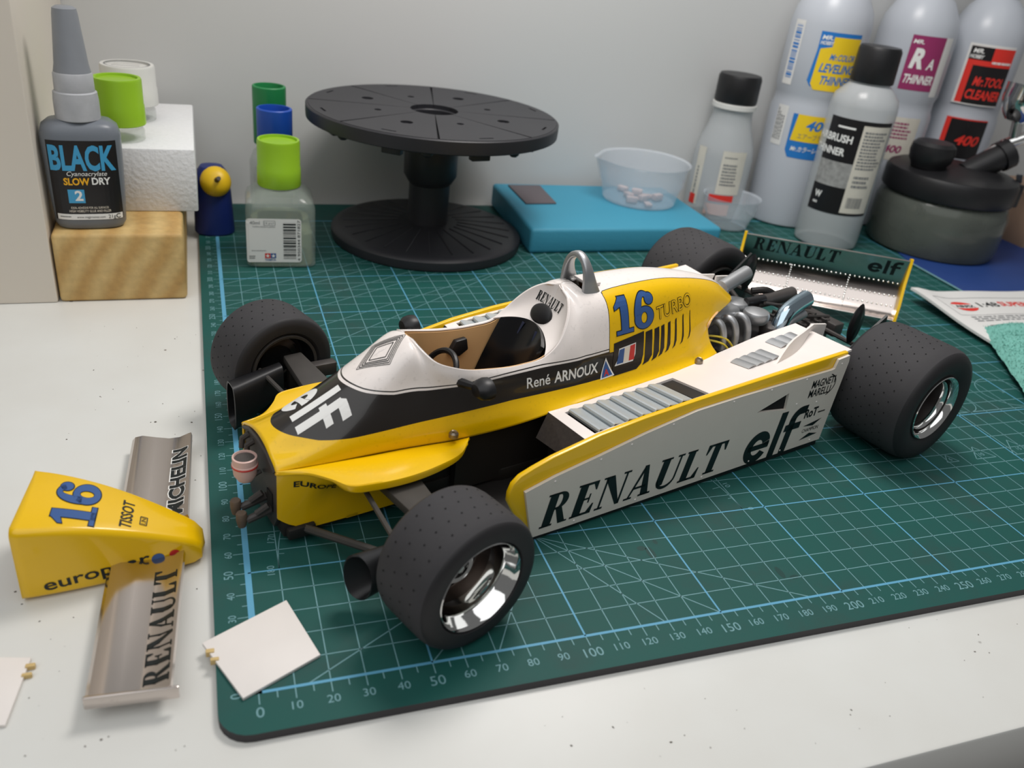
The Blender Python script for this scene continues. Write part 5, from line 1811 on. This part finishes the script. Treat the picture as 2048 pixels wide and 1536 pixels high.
def tall(loc, label, kind):
    e = bottle('thinner_bottle', loc, TP, 'milky', label, [(14.4, 196), (15, 197), (15, 214), (13.6, 216), (0, 216)], 'capwhite')
    a = face(loc) + .1
    up, dn, dn2, up3 = [cyl_map(30, a, 20, k) for k in (.15, .28, .38, .48)]
    lup, ldn, ldn2 = [cyl_map(30, a, 27, k) for k in (.15, .28, .38)]
    if kind == 'lev':
        a_ = decal('front_label', P2([(-10, 94), (-7, 90), (24, 90), (24, 129), (-8, 129), (-8, 116)]), up, 'lblue', e, 2)
        decal('label_panel', P2([(-7, 92), (-4, 88), (24, 88), (24, 126), (2, 126), (2, 119), (-6, 117)]), dn, 'lyellow', a_, 2)
        decal('label_mark', cat2(T2(text('MR.', 3, 8, .03, .2), -6.6, 123.5), T2(text('HOBBY', 2.6, 9, .03, .2), -7, 120)), dn2, 'inkwhite', a_, 2)
        decal('label_lines', cat2(T2(text('Mr.COLOR', 4.4, 20, .02, .2), 2, 110), T2(text('LEVELING', 6.4, 27, .03, .2), -3.6, 101), T2(text('THINNER', 6.2, 25, .03, .2), -1.6, 92.5)), dn2, 'lblue', a_, 2)
        decal('side_barcode', P2(R2(-32, 88, -22, 134)), up, 'paper', e, 2)
        decal('side_barcode_lines', T2(barcode(38, 6, seed=8), -23.6, 93, rot=PI / 2), dn, 'lblue', e, 2)
        b_ = decal('lower_label', P2([(-13, 34), (-10, 29), (20, 29), (20, 62), (-13, 62)]), lup, 'lblue', e, 2)
        decal('lower_panel', P2([(-11, 42), (20, 42), (20, 62), (-9, 62)]), ldn, 'lyellow', b_, 2)
        decal('lower_number', T2(text('400', 7.5, 18, .03, .25), -2, 51), ldn2, 'lblue', b_, 2)
        decal('lower_print', T2(text('エアーブラシ', 3.2, 22), -6, 44.4), ldn2, 'inkgrey', b_, 2)
        decal('lower_band_print', T2(text('Mr.カラーレベリ', 3.4, 26, .02, .2), -9, 34.4), ldn2, 'inkwhite', b_, 2)
        decal('side_print', P2(R2(-28, 36, -18, 66)), lup, 'paper', e, 2)
        decal('side_print_lines', T2(scribble(24, 8, 4, 2), -19, 40, rot=PI / 2), ldn, 'inkgrey', e, 2)
    elif kind == 'rap':
        a_ = decal('front_label', P2(R2(-5, 92, 22, 132)), up, 'lmagenta', e, 2)
        decal('label_mark', cat2(T2(text('MR.', 3, 8, .03, .2), -3.6, 126), T2(text('R', 15, 10, .05, .15), -2, 108), T2(text('A', 8, 6, .03, .15), 11, 108), T2(text('THINNER', 6.6, 24, .03, .2), -4, 97)), dn, 'inkwhite', a_, 2)
        decal('side_strip', P2(R2(22, 88, 30, 132)), up, 'paper', e, 2)
        b_ = decal('lower_label', P2(R2(-6, 30, 22, 64)), lup, 'paper2', e, 2)
        decal('lower_print', cat2(T2(scribble(20, 14, 5, 4), -3, 46), T2(text('400', 6, 14, .03, .2), -2, 36)), ldn, 'lmagenta', b_, 2)
    else:
        a_ = decal('front_label', P2(R2(-13, 84, 24, 130)), up, 'paper', e, 2)
        decal('label_red', P2(R2(-11, 85, 24, 128)), dn, 'lred', a_, 2)
        decal('label_black', P2(R2(-6, 85, 24, 110), R2(-11, 118, 6, 128), R2(-6, 110, 24, 114)), dn2, 'labelblack', a_, 2)
        decal('label_mark', cat2(T2(text('MR.', 3.4, 8, .03, .2), -9, 123), T2(text('HOBBY', 2.8, 10, .03, .2), -10.4, 119), T2(scribble(16, 3.0, 1, 15), 7, 115)), up3, 'inkwhite', a_, 2)
        decal('label_lines', cat2(T2(text('Mr.TOOL', 7, 24, .03, .12), -2, 99), T2(text('CLEANER', 7.4, 28, .035, .08), -5, 88.6)), up3, 'lred', a_, 2)
        b_ = decal('lower_label', P2(R2(-12, 34, 22, 66)), lup, 'lred', e, 2)
        decal('lower_black', P2(R2(-8, 34, 22, 65)), ldn, 'labelblack', b_, 2)
        decal('lower_number', T2(text('400', 8, 19, .03, .25), -1, 45), ldn2, 'lred', b_, 2)
    return e


tall((452, 410, 0), 'tall milky thinner bottle with a yellow and blue label', 'lev')
tall((538, 413, 0), 'tall milky thinner bottle with a magenta label between two others', 'rap')
tall((605, 408, 0), 'tall milky cleaner bottle with a red and black label', 'tool')

# airbrush thinner bottle in front
L_ = (455, 353, 0)
ab = bottle('airbrush_bottle', L_, [(0, 0), (21, 0), (23.4, 1.6), (24, 6), (24, 104), (22.6, 111), (16, 118), (13.6, 120), (13.6, 124)], 'milky2',
            'frosted airbrush thinner bottle with ribbed black cap and worn black label', [(15, 121), (15.4, 122), (15, 143), (13.8, 145.4), (0, 145.8)])
a = face(L_) + .1
up, dn, dn2 = cyl_map(24, a, 0, .15), cyl_map(24, a, 0, .28), cyl_map(24, a, 0, .4)
l1 = decal('black_label', P2(R2(-24, 66, 26, 97)), up, 'labelblack', ab, 2)
decal('label_words', cat2(T2(text('AIRBRUSH', 5.4, 30, .03), -33, 80), T2(text('THINNER', 5.4, 27, .03), -33, 70.5), P2(R2(-16, 90, -3, 91.4))), dn, 'inkwhite', l1, 2)
decal('worn_band', P2(R2(-24, 48, 26, 66)), up, 'worn', ab, 2)
l2 = decal('navy_band', P2(R2(-24, 28, 26, 48)), up, 'labelblack', ab, 2)
decal('band_letter', cat2(T2(text('W', 5, 6, .04), -20, 38), T2(scribble(5, 3, 1, 3), -20, 32)), dn, 'inkwhite', l2, 2)
l3 = decal('side_label', P2(R2(2, 30, 25, 94)), dn, 'paper2', ab, 2)
decal('side_label_print', cat2(T2(scribble(19, 28, 12, 6), 4, 62), T2(scribble(15, 10, 3, 7), 5, 48), T2(barcode(12, 8, seed=4), 5, 34)), dn2, 'inkgrey', l3, 2)

# spray-out pot
pot = empty('spray_pot', (548, 341, 0), label='dark glass spray-out pot with a black lid and hose socket', cat='pot')
obj('pot_glass', lathe([(0, 0), (44, 0), (48, 2), (50, 8), (50, 34), (47, 42), (43, 46), (43, 50)], 72), 'potglass', pot)
obj('pot_residue', lathe([(0, 1.2), (43, 1.2), (47.5, 4), (48.5, 10), (48.5, 26), (44, 33), (0, 33)], 60), 'dark', pot)
obj('pot_lid', lathe([(45, 44), (48.5, 44.5), (49, 46), (49, 58), (47.4, 61), (44, 62.6), (20, 66), (17, 66.4), (0, 66.6)], 72), 'black_plastic', pot)
obj('lid_knob', move(lathe([(12.5, 0), (13.5, 3), (15.5, 6), (16.4, 12), (15.6, 17), (13, 19.4), (0, 20)], 40), -28, -1, 64), 'black_plastic', pot)
obj('hose_socket', tube([(6, -5, 60), (36, -10, 78)], [9, 10.5], 28), 'black_plastic', pot)
obj('socket_collar', tube([(31, -9.2, 75), (38, -10.4, 79.4)], 11.8, 14), 'black_plastic', pot)
obj('lid_clip', bevel(box(36, 50, -26, -8, 40, 58), 1.2), 'black_plastic', pot)
obj('clip_tag', thick([(38, -24, 66), (41, -27, 66.4), (52, -20, 58), (49, -17, 57)], (0, 0, .8)), 'inkgrey', pot)

# airbrush resting in the pot
ar = empty('airbrush', (586, 331, 80), label='chrome airbrush with a round paint cup resting in the spray-out pot', cat='airbrush')
obj('airbrush_body', tube([(-18, 6, -4), (-6, 3, 4), (70, -16, 40)], [2.2, 6.5], 28), 'chrome', ar)
cupv = lathe([(0, -14), (6, -13), (11, -8), (13.6, 0), (14.2, 8), (14.6, 9), (13.8, 9), (12.8, 1), (9, -7), (0, -10)], 40)
tm = Matrix.Rotation(math.radians(10), 4, 'Y')
obj('paint_cup', ([tuple(tm @ Vector((p[0] * 1.15, p[1] * 1.15, p[2] * 1.15)) + Vector((-1, 3, 37))) for p in cupv[0]], cupv[1]), 'chrome', ar)
obj('cup_stem', tube([(0, 2.6, 24), (2, 1.5, 8)], 4, 16), 'chrome', ar)

# cardboard behind the pot, blue sheet, booklet, cloth
bb = obj('cardboard_box', box(0, 140, 0, 70, 0, 46, 1), 'brown', loc=(640, 330, -3))
tag(bb, 'brown cardboard box partly hidden behind the spray-out pot', 'box')
bs = obj('blue_sheet', prism([(496, 245), (498, 305), (520, 372), (680, 372), (680, 200), (560, 190)], .05, .9, .1), 'bluesheet')
tag(bs, 'flat dark blue plastic sheet under the spray-out pot', 'sheet')
bt = obj('sheet_edge', ([(493.6, 245, 1.0), (496.2, 244.2, 1.0), (498.2, 305, 1.0), (495.8, 305.4, 1.0)], [(0, 1, 2, 3)]), 'line2', bs, smooth=0)

bk_ = empty('leaflet', (436, 237, 1.0), math.radians(0), 'white printed instruction leaflet with a red round emblem behind the rear wheel', 'leaflet')


def leaf_z(u, v_):
    return 2.0 + 5.5 * math.exp(-((u) / 16) ** 2) * math.exp(-(v_ / 40) ** 2) + 1.2 * math.sin(u * .045)


def LF(u, v_):     # u along the upper edge to the right, v down the left edge
    return (u * .998 + v_ * .02, u * .02 - v_ * 1.0, leaf_z(u, v_))


rows = [[LF(u, v_) for u in np.linspace(0, 150, 26)] for v_ in np.linspace(0, 150, 26)]
LV = solid(rows, 1.6)
obj('leaflet_pages', LV, 'paper', bk_)


def LM(u0, v0, off):
    return ray_map(LV, lambda x, y: (lambda p: (p[0], p[1], 60))(LF(u0 + x, v0 - y)), (0, 0, -1), off - .9)


decal('leaflet_frame', P2(*stroke([(8, -38), (8, -12), (130, -12)], .5), *stroke([(8, -38), (130, -38)], .4)), LM(0, 0, 1.0), 'inkgrey', bk_, 4)
decal('leaflet_emblem', P2(arc(0, 0, 10.5, 7, 0, 360, 30)[:-1]), LM(24, 25, 1.0), 'lred', bk_, 3)
decal('leaflet_emblem_band', P2([(-11, -3), (11, -2.4), (11, 3), (-11, 2.4)]), LM(24, 25, 1.1), 'paper', bk_, 3)
decal('leaflet_emblem_word', text('AIRFIX', 3.8, 17, .03, .1), LM(15.5, 27, 1.2), 'ink', bk_, 3)
decal('leaflet_scale', text('1:48', 7, 18, .02, .1), LM(38, 26.5, 1.0), 'ink', bk_, 3)
decal('leaflet_title', text('SUPERMARINE', 7, 62, .03, .1), LM(58, 25.5, 1.0), 'lred', bk_, 3)
decal('leaflet_print', cat2(scribble(60, 8, 3, 9), T2(P2(R2(4, -14, 16, -4)), 0, 0), T2(scribble(40, 10, 4, 11), 20, -16)), LM(14, 48, 1.0), 'inkgrey', bk_, 4)

cl_ = empty('cloth', (470, 150, 0), label='fluffy mint green cleaning cloth lying over the leaflet corner', cat='cloth')
rows = []
for i, t in enumerate(np.linspace(0, 1, 34)):
    c0 = np.array((-22, 36)) * (1 - t) + np.array((-78, -60)) * t
    row = []
    for j, s in enumerate(np.linspace(0, 1, 30)):
        p = c0 + np.array((95, -18)) * s
        e_ = min(1, s * 7) * min(1, t * 7, (1 - t) * 7)
        z = 4.2 + 9 * e_ ** .5 + 1.4 * math.sin(p[0] * .16 + p[1] * .1) * e_ + rnd.uniform(-.45, .45)
        row.append((p[0] + rnd.uniform(-.5, .5), p[1] + rnd.uniform(-.5, .5), z))
    rows.append(row)
obj('cloth_sheet', solid(rows, 2.2), 'cloth', cl_, smooth=80)
rows_f = rows
V, F = [], []
for _ in range(9000):
    i, j = rnd.randrange(33), rnd.randrange(29)
    u, w_ = rnd.random(), rnd.random()
    p = np.array(rows[i][j]) * (1 - u) * (1 - w_) + np.array(rows[i + 1][j]) * u * (1 - w_) + np.array(rows[i][j + 1]) * (1 - u) * w_ + np.array(rows[i + 1][j + 1]) * u * w_
    k = len(V)
    d = np.array((rnd.uniform(-1, 1), rnd.uniform(-1, 1), rnd.uniform(.2, 1.2))) * 1.3
    q = np.array((rnd.uniform(-.35, .35), rnd.uniform(-.35, .35), 0))
    V += [tuple(p - q), tuple(p + q), tuple(p + d)]
    F.append((k, k + 1, k + 2))
obj('cloth_pile', (V, F), 'cloth', cl_, smooth=0, kind='stuff')

# ------------------------------------------------------------------ crumbs on the desk
rnd = random.Random(21)
V, F = [], []
for _ in range(110):
    while True:
        x, y = rnd.uniform(-70, 260), rnd.uniform(-60, 260)
        if x < -13 or y < -16: break
    r_ = rnd.choice((.16, .2, .25, .3, .5)) * rnd.uniform(.6, 1.2)
    k = len(V)
    a = rnd.uniform(0, PI); e_ = rnd.uniform(.35, 1)
    for q in range(6):
        b = 2 * PI * q / 6
        V.append((x + r_ * math.cos(b) * math.cos(a) - r_ * e_ * math.sin(b) * math.sin(a), y + r_ * math.cos(b) * math.sin(a) + r_ * e_ * math.sin(b) * math.cos(a), -2.9))
    V.append((x, y, -2.9 + r_ * .5))
    F += [(k + q, k + (q + 1) % 6, k + 6) for q in range(6)]
cr_ = obj('crumbs', (V, F), 'grime', smooth=0)
tag(cr_, 'tiny dark crumbs and flecks scattered over the white desk', 'crumbs', kind='stuff')
